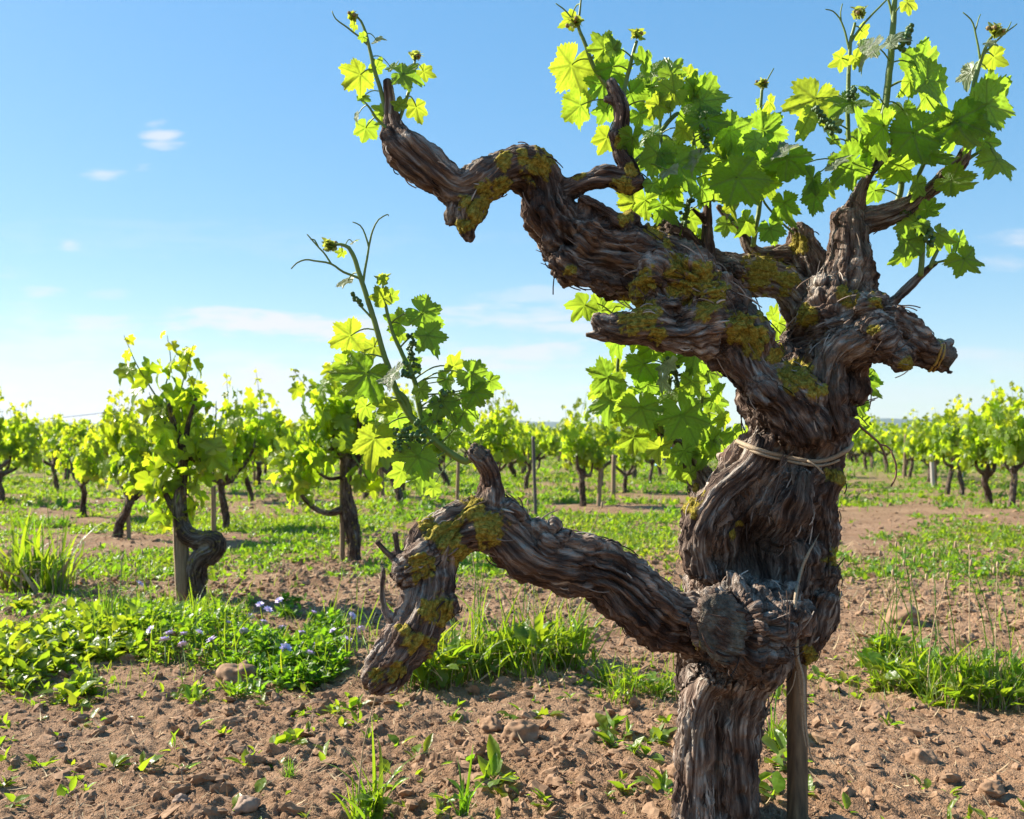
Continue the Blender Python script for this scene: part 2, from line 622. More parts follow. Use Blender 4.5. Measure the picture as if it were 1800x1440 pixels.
# far blue hills on the horizon
def make_hills():
    mb = MB()
    az = np.radians(np.linspace(-50, 50, 240))
    for R0, base, amp, o in ((2300, 30, 36, 2.0),):
        prof = base + amp * np.clip(.5 + fbm(np.stack([az * 7 + o, az * 0, az * 0 + o], -1), 4), 0, 2)
        front = np.stack([R0 * np.sin(az), R0 * np.cos(az), 0 * az - 3], -1)
        mid = np.stack([(R0 + 250) * np.sin(az), (R0 + 250) * np.cos(az), prof * .7], -1)
        top = np.stack([(R0 + 450) * np.sin(az), (R0 + 450) * np.cos(az), prof], -1)
        back = np.stack([(R0 + 1000) * np.sin(az), (R0 + 1000) * np.cos(az), 0 * az - 3], -1)
        V = np.concatenate([front, mid, top, back])
        k = len(az)
        i, j = np.meshgrid(np.arange(3), np.arange(k - 1), indexing="ij")
        mb.add(V, np.stack([i * k + j, i * k + j + 1, (i + 1) * k + j + 1, (i + 1) * k + j], -1).reshape(-1, 4))
    tag(mb.build("hills", simple("wooded_hills", (.05, .09, .07), .9, (.03, .06, .05), .1, .004)), kind="structure")


make_hills()


# ------------------------------------------------------------------ gnarled wood
def wood_mesh(branches, knobs, voxel, amp=1.0, cavities=(), lichens=(), shreds=0, scars=(), smooth=5, seed=0, grey=.35, lich_amt=0.0):
    """branches: arrays of x,y,z,radius. returns an MB with bark coordinates"""
    r_ = np.random.default_rng(seed)
    mb = MB()
    S = []
    for bi, br in enumerate(branches):
        q = catmull(br, voxel * 4)
        q[:, 3] = np.maximum(q[:, 3], voxel * .9)
        w = noise3(np.stack([np.arange(len(q)) * .11 + bi * 7, 0 * q[:, 0], 0 * q[:, 0]], -1))
        q[:, 3] *= 1.06 + .24 * w
        tube(mb, q[:, :3], q[:, 3], 18)
        t, u, v = frames(q[:, :3])
        s = np.concatenate([[0], np.cumsum(np.linalg.norm(np.diff(q[:, :3], axis=0), axis=1))]) + bi * 3.7
        st = max(1, int(.012 / (voxel * 4)))
        S.append((q[::st, :3], q[::st, 3], t[::st], u[::st], v[::st], s[::st]))
    for kx in knobs:
        ball(mb, kx[:3], kx[3], 18, 12, kx[4] if len(kx) > 4 else (1, 1, 1))
    tmp = bpy.data.objects.new("tmp", mb.mesh("tmp", [], True))
    C.objects.link(tmp)
    md = tmp.modifiers.new("r", "REMESH")
    md.mode = "VOXEL"
    md.voxel_size = voxel
    sm = tmp.modifiers.new("s", "SMOOTH")
    sm.factor = .5
    sm.iterations = smooth
    dg = bpy.context.evaluated_depsgraph_get()
    me = bpy.data.meshes.new_from_object(tmp.evaluated_get(dg))
    bpy.data.objects.remove(tmp)
    nV = len(me.vertices)
    V = np.empty(nV * 3, np.float32)
    me.vertices.foreach_get("co", V)
    V = V.reshape(-1, 3)
    N = np.empty(nV * 3, np.float32)
    me.vertices.foreach_get("normal", N)
    N = N.reshape(-1, 3)
    lt = np.empty(len(me.polygons), np.int32)
    me.polygons.foreach_get("loop_total", lt)
    li = np.empty(len(me.loops), np.int32)
    me.loops.foreach_get("vertex_index", li)
    q4 = li.reshape(-1, 4) if (lt == 4).all() else None
    if q4 is None:
        st = np.concatenate([[0], np.cumsum(lt)[:-1]])
        a = st[lt == 4]
        q4 = np.stack([li[a], li[a + 1], li[a + 2], li[a + 3]], -1)
    bpy.data.meshes.remove(me)
    # branch coordinates of every vertex
    nb = len(S)
    dist = np.full((nb, nV), 9.0, np.float32)
    bk = np.zeros((nb, nV, 3), np.float32)
    rad = np.zeros((nb, nV), np.float32)
    tg = np.zeros((nb, nV, 3), np.float32)
    for b, (c, r, t, u, v, s) in enumerate(S):
        lo, hi = c.min(0) - r.max() - .06, c.max(0) + r.max() + .06
        sel = np.where(((V > lo) & (V < hi)).all(1))[0]
        for k in range(0, len(sel), 20000):
            ii = sel[k:k + 20000]
            D = np.sqrt(((V[ii][:, None, :] - c[None].astype(np.float32)) ** 2).sum(-1)) - r[None].astype(np.float32)
            dm = D.min(1)
            Wt = np.exp(-np.clip(D - dm[:, None], 0, 1) / .012)
            Wt /= Wt.sum(1, keepdims=True)
            Vi = V[ii].astype(np.float64)
            dist[b, ii] = dm
            for a_, ax in ((0, u), (1, v), (2, t)):
                pr = Vi @ ax.T - (c * ax).sum(1)[None] + (s[None] if a_ == 2 else 0)
                bk[b, ii, a_] = (Wt * pr).sum(1)
            rad[b, ii] = Wt @ r
            tg[b, ii] = unit(Wt @ t)
    w = np.exp(-np.clip(dist - dist.min(0), 0, 1) / .007)
    w[w < .04] = 0
    w /= w.sum(0)
    dom = w.argmax(0)
    ar = np.arange(nV)
    R = (w * rad).sum(0)
    BK = bk[dom, ar]
    TG = tg[dom, ar]
    # swirls and lumps
    sw = np.stack([noise3(V * 8 + 5) + .25 * noise3(V * 22 + 5), noise3(V * 8 + 25) + .25 * noise3(V * 22 + 25), noise3(V * 9 + 45)], -1)
    sc = np.clip(R / .055, .04, 1.0)
    h = np.zeros(nV, np.float32)
    tone = np.zeros(nV, np.float32)
    ridge = np.zeros(nV, np.float32)
    for b in range(nb):
        ii = np.where(w[b] > 0)[0]
        if not len(ii):
            continue
        q = bk[b, ii] + sw[ii] * np.array([.026, .026, .09]) * sc[ii, None]
        z = np.array([1, 1, .085])
        f = 1 / float(np.clip(S[b][1].mean() / .055, .35, 1))
        big = noise3(q * z * 24 * f + 1.5)
        brk = .30 + 1.55 * np.clip(noise3(q * np.array([30, 30, 20]) + 71.5) + .35, 0, 1)
        n1 = np.exp(-np.abs(noise3(q * z * 38 * f + 11.5)) / .065)
        n2 = np.exp(-np.abs(noise3(q * z * 88 * f + 31.5)) / .11)
        n4 = np.exp(-np.abs(noise3(q * np.array([1, 1, .08]) * 170 * f + 41.5)) / .15)
        n3 = noise3(q * np.array([1, 1, .16]) * 230 + 51.5)
        pl = np.tanh(7 * noise3(q * np.array([28, 28, 6.5]) * f + 61.5))
        hh = .0085 * big + 0.0024 * pl - .0175 * (n1 - .25) * brk - .0048 * (n2 - .33) * brk - .0014 * (n4 - .4) + .0008 * n3
        h[ii] += w[b, ii] * hh
        rd = .50 + .42 * noise3(q * z * 95 * f + 91.5) + .38 * noise3(q * z * 190 + 81.5)
        tone[ii] += w[b, ii] * rd
        ridge[ii] += w[b, ii] * n1
    lump = fbm(V * 14 + 3.3, 3) * .021 + fbm(V * 38 + 9.1, 2) * .008 + fbm(V * 85 + 19, 2) * .0062 + fbm(V * 190 + 29, 2) * .0026 - .001
    disp = (h + lump) * sc * amp * (1 if amp > .9 else np.clip(R / .03, .3, 1))
    d = V[:, 1]
    px = CX + V[:, 0] / np.maximum(d, .1) * F
    py = HY - (V[:, 2] - CAMH) / np.maximum(d, .1) * F
    cav = np.zeros(nV, np.float32)
    for (cx, cy, cr, dep, dmax) in cavities:
        g = np.exp(-(((px - cx) / cr) ** 2 + ((py - cy) / (cr * 1.25)) ** 2 * 1.0) * 1.2) * (N[:, 1] < .25) * (d < dmax)
        cav += g * dep
    lm = np.zeros(nV, np.float32)
    wob = .8 * fbm(V * 55 + 77, 3) + .45 * fbm(V * 170 + 7, 2)
    for (cx, cy, cr) in lichens:
        q = np.hypot(px - cx, (py - cy)) / (cr * 1.15)
        lm = np.maximum(lm, (1.25 - q) * (q < 2))
    top = lich_amt * np.clip(N[:, 2] * .8 + .25, 0, 1)
    lm = np.clip(lm, 0, 1) + top
    lich = sstep(.22, .42, lm * .75 + wob * .75 - .12 * (lm < .02))
    lich[lm <= .02] = 0
    disp += lich * (.0009 + .0032 * np.clip(fbm(V * 160 + 3, 2) + .25, 0, 1)) * np.clip(R / .03, .3, 1)
    gl = sstep(.18, .5, fbm(V * 13 + 130, 4)) * grey * np.clip(N[:, 2] * .6 + .6, 0, 1)
    sc_m = np.zeros(nV, np.float32)
    for (cx, cy, rx, ry, dmax) in scars:
        e = np.hypot((px - cx) / rx, (py - cy) / ry) + .12 * noise3(V * 60)
        sc_m = np.maximum(sc_m, (1 - sstep(.85, 1.05, e)) * (N[:, 1] < -.1) * (d < dmax))
        disp += (.009 * np.exp(-((e - 1.38) / .16) ** 2) - .009 * np.exp(-((e - 1.08) / .10) ** 2)) * (d < dmax) * (N[:, 1] < .1) * min(1, rx / 40)
    disp = disp * (1 - .78 * sc_m)
    gl = np.maximum(gl * (1 - sc_m), sc_m * np.clip(.42 + .9 * fbm(V * 45, 3), .05, .8))
    scar_tone = .42 + .40 * fbm(V * 34 + 5, 3)
    lich = lich * (1 - sc_m)
    V2 = V + N * disp[:, None]
    V2[:, 1] += cav
    tone = tone + .30 * fbm(V * 8 + 60, 3) + .10 * np.clip(N[:, 2], -.5, 1) + .02  # random tone, plus light from above painted in: upward faces paler, undersides darker
    tone = tone * (1 - sc_m) + sc_m * scar_tone
    out = MB()
    out.add(V2, q4, None, bk=BK, tone=tone, lichen=lich, greylichen=gl)
    # peeling strips of bark
    if shreds:
        idx = r_.choice(np.where(R > .02)[0], shreds)
        n = 5
        L = r_.uniform(.014, .044, shreds) * np.clip(R[idx] / .05, .4, 1.1)
        wd = r_.uniform(.0006, .0021, shreds)
        sg = r_.choice([-1, 1], shreds)
        T = unit(TG[idx] * sg[:, None] + r_.normal(0, .16, (shreds, 3)))
        Nn = N[idx]
        T = unit(T - Nn * (T * Nn).sum(-1)[:, None])
        B = np.cross(T, Nn)
        lift = r_.uniform(.02, .34, shreds) ** 1.8
        k = np.linspace(0, 1, n)
        cent = V2[idx][:, None] - Nn[:, None] * .002 + T[:, None] * (L[:, None] * k)[..., None] + Nn[:, None] * ((L * lift)[:, None] * k ** 1.7 + .003 * np.sin(PI * k))[..., None] + B[:, None] * ((L * r_.normal(0, .15, shreds))[:, None] * k ** 2)[..., None]
        ww = wd[:, None] * (1 - .75 * k ** 2)
        th = .0006
        Lq = np.stack([cent + B[:, None] * ww[..., None], cent + Nn[:, None] * th * 2, cent - B[:, None] * ww[..., None], cent - Nn[:, None] * th], 2)   # shreds,n,4,3
        base = (np.arange(shreds) * n * 4)[:, None, None]
        ii, jj = np.meshgrid(np.arange(n - 1), np.arange(4), indexing="ij")
        q = np.stack([ii * 4 + jj, ii * 4 + (jj + 1) % 4, (ii + 1) * 4 + (jj + 1) % 4, (ii + 1) * 4 + jj], -1).reshape(1, -1, 4) + base
        bkS = np.repeat(BK[idx], n * 4, 0)
        out.add(Lq.reshape(-1, 3), q.reshape(-1, 4), None, bk=bkS, tone=np.repeat(tone[idx] + r_.normal(-.02, .16, shreds), n * 4))
    return out


def pxb(lst, d0=None):
    """(px, py, radius px[, depth]) -> x,y,z,r"""
    o, dl = [], d0
    for e in lst:
        dl = e[3] if len(e) > 3 else dl
        o.append((*P(e[0], e[1], dl), e[2] / F * dl))
    return np.array(o)


# ------------------------------------------------------------------ leaves
_TH = np.radians([0, 9, 19, 27, 38, 50, 56, 66, 76, 84, 95, 108, 122, 138, 152, 166, 174, 180])
_RR = np.array([1.0, .93, .76, .63, .76, .90, .92, .82, .67, .60, .70, .77, .69, .63, .62, .56, .38, .10])
VD = np.radians([0, 53, -53, 107, -107])


def leaf_template(ns, nr, seed, tone=0.5, pale=0.0, teeth=1.0, sinus=1.0):
    r_ = np.random.default_rng(seed)
    th = np.linspace(-PI, PI, ns, endpoint=False) + 1e-4
    if sinus == 1.0:
        sinus = r_.uniform(.55, 1.25)
    asy = 1 + .07 * np.sin(th + r_.uniform(0, 6)) + .05 * np.sin(2 * th + r_.uniform(0, 6))
    rr = np.interp(np.abs(th), _TH, .72 + (_RR - .72) * np.where(_RR < .5, 1, sinus)) * asy
    nt = 34
    ph = (th / (2 * PI) * nt + .4 * np.sin(3 * th + seed)) % 1.0
    big = .45 + .55 * np.abs(np.sin(th * 10.5 + seed))
    rr *= 1 + teeth * .17 * big * (np.where(ph < .65, ph / .65, (1 - ph) / .35) - .5) * (np.abs(th) < 2.9)
    rho = (np.linspace(0, 1, nr + 1)[1:]) ** .85
    x = rho[:, None] * rr * np.sin(th)
    y = rho[:, None] * rr * np.cos(th)
    x = np.concatenate([[0], x.ravel()])
    y = np.concatenate([[0], y.ravel()])
    rad = np.hypot(x, y)
    ang = np.arctan2(x, y)
    vein = np.zeros_like(x)
    bul = np.ones_like(x) * 9
    for a in VD:
        dx, dy = math.sin(a), math.cos(a)
        al = x * dx + y * dy
        b = np.abs(x * dy - y * dx)
        ok = al > 0
        wv = .013 + .022 * np.clip(1 - al, 0, 1)
        vein = np.maximum(vein, np.where(ok, np.clip(1.6 - b / wv, 0, 1), 0))
        near = np.abs((ang - a + PI) % (2 * PI) - PI) < .47
        s = ((al - b * .9) * 7.5) % 1.0
        s = np.minimum(s, 1 - s)
        vein = np.maximum(vein, np.where(near & ok & (al > .1), .55 * np.clip(1.5 - s / .09, 0, 1), 0))
        bul = np.where(ok, np.minimum(bul, b), bul)
    k1, k2, k3 = r_.uniform(.12, .65), r_.uniform(-.40, .55), r_.uniform(-.3, .3)
    z = -k1 * y * np.abs(y) - k2 * x * x + k3 * x * y
    z += (.10 * rad ** 2) * np.sin(3 * ang + r_.uniform(0, 6)) + .08 * rad ** 2 * np.sin(5 * ang + r_.uniform(0, 6)) + .035 * rad ** 3 * np.sin(11 * ang + r_.uniform(0, 6))
    z += .08 * rad ** 2 * np.sin(2 * ang + r_.uniform(0, 6)) + .30 * np.clip(bul, 0, .14) - .012 * vein + .035 * noise3(np.stack([x * 5, y * 5, x * 0 + seed], -1)) + .022 * noise3(np.stack([x * 13, y * 13, x * 0 + seed], -1))
    V = np.stack([x, y, z], -1)
    i, j = np.meshgrid(np.arange(nr - 1), np.arange(ns), indexing="ij")
    q = np.stack([1 + i * ns + j, 1 + (i + 1) * ns + j, 1 + (i + 1) * ns + (j + 1) % ns, 1 + i * ns + (j + 1) % ns], -1).reshape(-1, 4)
    k = np.arange(ns)
    t = np.stack([np.zeros(ns, int), 1 + k, 1 + (k + 1) % ns], -1)
    return V, q, t, vein


def axes(normal, tip):
    n = unit(np.asarray(normal, float))
    t = np.asarray(tip, float)
    t = unit(t - n * (t * n).sum(-1, keepdims=True))
    x = np.cross(t, n)
    return x, t, n


def scatter(mb, tmpl, org, X, Y, Z, sc, mi=0, **at):
    V, q, t = tmpl[0], tmpl[1], tmpl[2]
    sc = np.broadcast_to(np.asarray(sc, float), (len(org),))
    A = org[:, None] + sc[:, None, None] * (V[None, :, 0:1] * X[:, None] + V[None, :, 1:2] * Y[:, None] + V[None, :, 2:3] * Z[:, None])
    off = (np.arange(len(org)) * len(V))
    Q = (q[None] + off[:, None, None]).reshape(-1, 4) if q is not None and len(q) else None
    T = (t[None] + off[:, None, None]).reshape(-1, 3) if t is not None and len(t) else None
    a2 = {k: np.repeat(np.broadcast_to(np.asarray(v, np.float32), (len(org),)), len(V)) for k, v in at.items()}
    if len(tmpl) > 3:
        a2["vein"] = np.tile(tmpl[3], len(org))
    mb.add(A.reshape(-1, 3), Q, T, mi=mi, **a2)


FIELD_LEAF = [leaf_template(30, 2, 100 + k, teeth=.5, sinus=1.3) for k in range(4)]
MID_LEAF = [leaf_template(76, 6, 200 + k) for k in range(4)]

# ------------------------------------------------------------------ the old vine
TR = [(1258, 1600, 86, 1.585), (1262, 1500, 82, 1.58), (1262, 1440, 70, 1.58), (1262, 1350, 64, 1.575), (1268, 1260, 64, 1.57), (1280, 1180, 76, 1.56), (1305, 1090, 92, 1.55), (1332, 1000, 108, 1.54), (1334, 930, 108, 1.535), (1356, 860, 92, 1.53), (1391, 800, 82, 1.53), (1398, 740, 84, 1.53), (1404, 690, 88, 1.53), (1435, 645, 62, 1.53), (1456, 590, 56, 1.53)]
WOOD = [
    TR,
    [(1408, 760, 40, 1.46), (1400, 735, 48, 1.45), (1372, 695, 54, 1.45), (1335, 655, 48, 1.45), (1308, 608, 54, 1.46), (1262, 558, 58, 1.47), (1212, 515, 66, 1.48), (1140, 472, 64, 1.48), (1065, 448, 60, 1.48), (1008, 425, 62, 1.47), (966, 372, 42, 1.46), (958, 330, 38, 1.46), (930, 300, 38, 1.45), (890, 296, 33, 1.44), (850, 318, 35, 1.43), (805, 333, 34, 1.43), (757, 300, 35, 1.42), (714, 262, 32, 1.42), (694, 232, 20, 1.42), (687, 195, 11, 1.42), (681, 142, 7, 1.42)],
    [(845, 325, 30, 1.43), (828, 360, 29, 1.43), (819, 395, 19, 1.42), (826, 424, 6, 1.42)],
    [(800, 355, 20, 1.43), (790, 395, 10, 1.425)],
    [(730, 246, 11, 1.415), (765, 281, 13), (803, 306, 12)],
    [(1245, 575, 50, 1.43), (1190, 585, 38, 1.42), (1140, 578, 31, 1.41), (1095, 578, 26, 1.41), (1062, 568, 19, 1.41), (1046, 556, 11, 1.41)],
    [(1090, 582, 16, 1.41), (1055, 589, 8), (1030, 588, 4)],
    [(1455, 595, 52, 1.56), (1425, 540, 38, 1.56), (1385, 503, 32, 1.57), (1330, 486, 30, 1.57), (1270, 475, 30, 1.56), (1215, 455, 32, 1.54), (1160, 425, 36, 1.52)],
    [(1440, 680, 72, 1.53), (1462, 620, 66, 1.52), (1475, 560, 62, 1.52), (1482, 510, 47, 1.53), (1492, 460, 34, 1.53), (1492, 410, 30, 1.53), (1490, 375, 27, 1.53)],
    [(1492, 395, 24, 1.53), (1535, 385, 22, 1.53), (1585, 368, 20, 1.52), (1630, 338, 16, 1.5), (1665, 308, 14, 1.49), (1690, 285, 13, 1.48), (1698, 262, 9, 1.48)],
    [(1495, 390, 22, 1.53), (1508, 350, 13, 1.52), (1522, 315, 10, 1.52), (1545, 288, 7, 1.52), (1580, 252, 4, 1.51)],
    [(1514, 340, 9, 1.52), (1530, 300, 8), (1543, 262, 6)],
    [(1440, 545, 42, 1.58), (1427, 480, 35, 1.58), (1412, 440, 29, 1.58), (1407, 412, 22, 1.58)],
    [(1417, 447, 18, 1.58), (1370, 447, 16), (1335, 448, 13), (1318, 435, 11), (1308, 412, 9), (1288, 393, 7), (1262, 362, 5)],
    [(1455, 600, 64, 1.51), (1508, 582, 58, 1.5), (1555, 588, 49, 1.49), (1595, 607, 39, 1.48), (1630, 621, 29, 1.47), (1668, 626, 24, 1.46)],
    [(1560, 540, 14, 1.49), (1585, 517, 9), (1610, 491, 9), (1632, 472, 7), (1646, 461, 5)],
    [(1655, 638, 8, 1.46), (1668, 650, 4), (1672, 660, 2)],
    [(985, 338, 24, 1.46), (1030, 318, 16, 1.45), (1075, 310, 17), (1105, 322, 17), (1108, 298, 16), (1090, 268, 15), (1089, 240, 15), (1094, 212, 15), (1092, 188, 14), (1083, 165, 12), (1072, 142, 7)],
    [(1088, 180, 9, 1.45), (1063, 174, 6)],
    [(1105, 322, 17, 1.45), (1130, 318, 12)],
    [(1018, 348, 10, 1.44), (1055, 368, 13), (1098, 394, 13)],
    [(1246, 455, 13, 1.52), (1244, 400, 8), (1243, 350, 7), (1238, 320, 5)],
    [(1243, 390, 6, 1.52), (1214, 364, 4)],
    [(1275, 1092, 64, 1.50), (1215, 1094, 48, 1.47), (1160, 1082, 50, 1.45), (1112, 1044, 50, 1.43), (1055, 1002, 49, 1.41), (990, 988, 50, 1.40), (930, 970, 46, 1.39), (875, 930, 45, 1.38), (830, 921, 41, 1.37), (785, 942, 41, 1.36), (755, 972, 44, 1.35), (757, 1020, 41, 1.34), (748, 1070, 39, 1.33), (725, 1115, 43, 1.33), (695, 1158, 43, 1.32), (670, 1190, 32, 1.32)],
    [(745, 985, 34, 1.33), (716, 1000, 29, 1.32), (700, 1008, 22)],
    [(858, 918, 30, 1.37), (864, 870, 21), (861, 835, 17), (850, 812, 19, 1.36), (838, 797, 17, 1.36)],
    [(702, 988, 7, 1.32), (694, 936, 5)],
    [(695, 985, 7, 1.32), (662, 952, 5)],
    [(692, 1090, 8, 1.32), (680, 1080, 5), (672, 1050, 4.5), (674, 998, 4)],
    [(1270, 905, 30, 1.66), (1238, 862, 28, 1.68), (1222, 825, 18), (1195, 785, 12), (1160, 762, 8, 1.67)],
    # twisted root-like strands of the trunk
    [(1215, 1440, 34, 1.52), (1218, 1340, 30, 1.51), (1230, 1250, 30, 1.50), (1255, 1190, 32, 1.48)],
    [(1300, 1440, 30, 1.53), (1300, 1340, 28, 1.52), (1302, 1250, 28, 1.51), (1335, 1180, 40, 1.49)],
    [(1242, 1010, 30, 1.49), (1236, 940, 32, 1.48), (1265, 875, 30, 1.47), (1320, 820, 26, 1.46), (1345, 770, 22, 1.46)],
    [(1440, 1040, 32, 1.51), (1443, 970, 28, 1.50), (1446, 890, 22, 1.49), (1458, 810, 18, 1.49), (1482, 740, 22, 1.5)],
    [(1405, 1150, 28, 1.52), (1420, 1105, 34, 1.51), (1440, 1040, 36, 1.50)],
    [(1470, 760, 24, 1.47), (1452, 690, 30, 1.46), (1462, 630, 34, 1.46), (1500, 600, 40, 1.46)],
    [(1375, 960, 22, 1.44), (1400, 890, 26, 1.44), (1410, 830, 24, 1.45)],
]
KN = [(1447, 505, 26, 1.515), (1502, 492, 22, 1.51), (1170, 540, 34, 1.43), (1240, 520, 30, 1.42), (1130, 440, 32, 1.45), (1062, 420, 28, 1.45), (1020, 478, 26, 1.45), (975, 440, 22, 1.46), (942, 330, 22, 1.44), (905, 276, 17, 1.44), (700, 258, 22, 1.41), (1432, 565, 24, 1.53), (1395, 680, 34, 1.43), (1340, 690, 30, 1.42), (1290, 480, 22, 1.53), (960, 950, 34, 1.375), (1030, 985, 40, 1.39), (1135, 1075, 34, 1.43), (712, 1120, 28, 1.31),
      (1320, 1100, 84, 1.42), (1290, 1108, 70, 1.395), (1378, 1085, 46, 1.42), (1332, 1150, 58, 1.45), (1226, 908, 24, 1.50), (1445, 1012, 32, 1.50), (1150, 495, 46, 1.44), (1412, 745, 44, 1.445), (792, 1066, 21, 1.32),
      (735, 975, 26, 1.31), (840, 800, 20, 1.36), (1545, 535, 26, 1.47), (1597, 570, 27, 1.455), (1522, 540, 30, 1.46), (1575, 556, 28, 1.455), (1618, 596, 25, 1.45), (1580, 625, 28, 1.45), (1646, 618, 23, 1.45), (1540, 590, 44, 1.45), (1100, 400, 26, 1.46), (1215, 490, 40, 1.43), (1085, 240, 15, 1.445), (1403, 408, 20, 1.575), (1265, 560, 44, 1.43), (668, 1192, 30, 1.315), (1000, 465, 40, 1.45), (890, 905, 30, 1.37), (1200, 1100, 36, 1.45)]
CAV = [(1420, 592, 22, .05, 1.6), (1200, 562, 18, .025, 1.6), (1288, 540, 20, .03, 1.6), (1042, 442, 18, .025, 1.6), (1000, 418, 16, .018, 1.6), (1512, 560, 14, .018, 1.6), (930, 345, 12, .012, 1.6), (1260, 985, 14, .016, 1.6), (1395, 900, 14, .02, 1.6), (1030, 1010, 14, .014, 1.6), (800, 1000, 14, .016, 1.6),
       (1348, 980, 50, .11, 1.6), (1325, 930, 26, .024, 1.6), (1300, 1010, 20, .03, 1.6), (1215, 1185, 24, .05, 1.7), (1262, 1235, 20, .02, 1.7), (1500, 648, 22, .03, 1.6), (1388, 640, 34, .03, 1.6), (1105, 440, 16, .02, 1.6), (1075, 475, 18, .015, 1.6), (1260, 600, 14, .012, 1.6), (1150, 1075, 14, .018, 1.6), (1180, 1105, 12, .016, 1.6), (880, 995, 12, .012, 1.6), (1440, 800, 20, .02, 1.6), (1430, 950, 22, .022, 1.6),
       (1350, 860, 14, .014, 1.6), (1300, 700, 16, .02, 1.6), (1275, 665, 16, .02, 1.6), (1345, 760, 12, .016, 1.6), (1560, 570, 14, .012, 1.6), (1300, 1330, 9, .018, 1.7), (1305, 1400, 9, .02, 1.7), (1235, 1300, 8, .012, 1.7)]
LICH = [(885, 285, 15), (945, 290, 26), (880, 325, 16), (850, 332, 14), (866, 360, 22), (832, 365, 24), (815, 392, 15), (920, 282, 12), (1012, 300, 14), (1092, 325, 18), (1125, 552, 34), (1110, 580, 18), (1155, 592, 15), (1130, 500, 26), (1190, 470, 22), (1215, 500, 30), (1240, 490, 20), (1260, 520, 20), (1240, 540, 25), (1300, 570, 26), (1320, 600, 28), (1290, 592, 15), (1340, 480, 32), (1380, 492, 22), (1425, 552, 15), (1400, 660, 28), (1428, 690, 15), (1490, 515, 18), (1540, 530, 14), (1535, 582, 10),
        (1590, 640, 14), (1100, 380, 15), (1150, 410, 16), (1175, 430, 12), (1000, 475, 12), (860, 925, 30), (830, 900, 22), (790, 940, 28), (805, 975, 22), (740, 995, 24), (735, 1015, 12), (770, 1070, 28), (735, 1130, 22), (660, 1190, 16), (700, 1185, 18), (760, 930, 22), (720, 915, 18), (1215, 890, 16), (1225, 862, 10), (1300, 945, 9), (1308, 922, 9), (1472, 985, 22), (1420, 1140, 9), (1428, 1165, 18), (1465, 838, 14), (1235, 1130, 9), (1405, 430, 18), (1110, 300, 12), (1090, 250, 10), (1370, 620, 14), (1340, 560, 12), (710, 1110, 12)]
vbase = P(1263, 1470, 1.58)
vine = thing("grape_vine", "gnarled old bush vine with thick twisted lichen-spotted trunk and crooked bare arms", "grape vine", (float(vbase[0]), 1.58, 0))
kn = [(*P(a, b, d), r / F * d) for a, b, r, d in KN]
kn.append((*P(1272, 1106, 1.325), 54 / F * 1.325, (.92, .34, 1.2)))
wood = wood_mesh([pxb(b) for b in WOOD], kn, .0021, 1.0, CAV, LICH, shreds=1800, scars=[(1270, 1106, 45, 66, 1.42), (1668, 628, 16, 20, 1.5), (843, 795, 12, 12, 1.4)], seed=1)
trunk = wood.build("trunk", M_BARK, vine)
bvh = BVHTree.FromPolygons([tuple(v) for v in wood.v[0]], [tuple(f) for f in wood.f[4][0]])


def hit(px, py, lift=.002, dflt=1.5):
    o = Vector((0, 0, CAMH))
    d = Vector(P(px, py, 1.0)) - o
    d.normalize()
    r = bvh.ray_cast(o, d)
    if r[0] is None:
        return P(px, py, dflt)
    return np.array(r[0] - d * lift)


# shoots: stem polylines (px, py, radius px, depth); leaves: px, py, width px, tip angle in degrees (270 = down), tone, depth
def stem(mb, lst, n=7):
    q = catmull(pxb(lst), .006)
    q[:, :3] += .0011 * np.stack([noise3(q[:, :3] * 60), noise3(q[:, :3] * 60 + 9), noise3(q[:, :3] * 60 + 30)], -1)
    tube(mb, q[:, :3], q[:, 3], n)
    return q


HERO = {}


def hero_mesh(var, tone):
    key = (var, tone)
    if key not in HERO:
        V, q, t, vein = leaf_template(170, 14, 10 + var)
        mb = MB()
        yv = {"g": .12, "d": 0.0, "y": .60, "m": .34, "w": .1}[tone]
        rad = np.hypot(V[:, 0], V[:, 1])
        young = np.clip(yv + .16 * (rad - .5) + .10 * noise3(V * 3 + var * 5), 0, 1)
        pale = np.zeros(len(V)) if tone != "w" else np.clip(.55 + 1.2 * noise3(V * 4 + var * 7), .0, .95)
        mb.add(V, q, t, vein=vein, young=young, pale=pale)
        HERO[key] = mb.mesh("vine_leaf", M_LEAF)
    return HERO[key]


LEAVES = []        # (size, stem points, shoot object, matrix, tone)


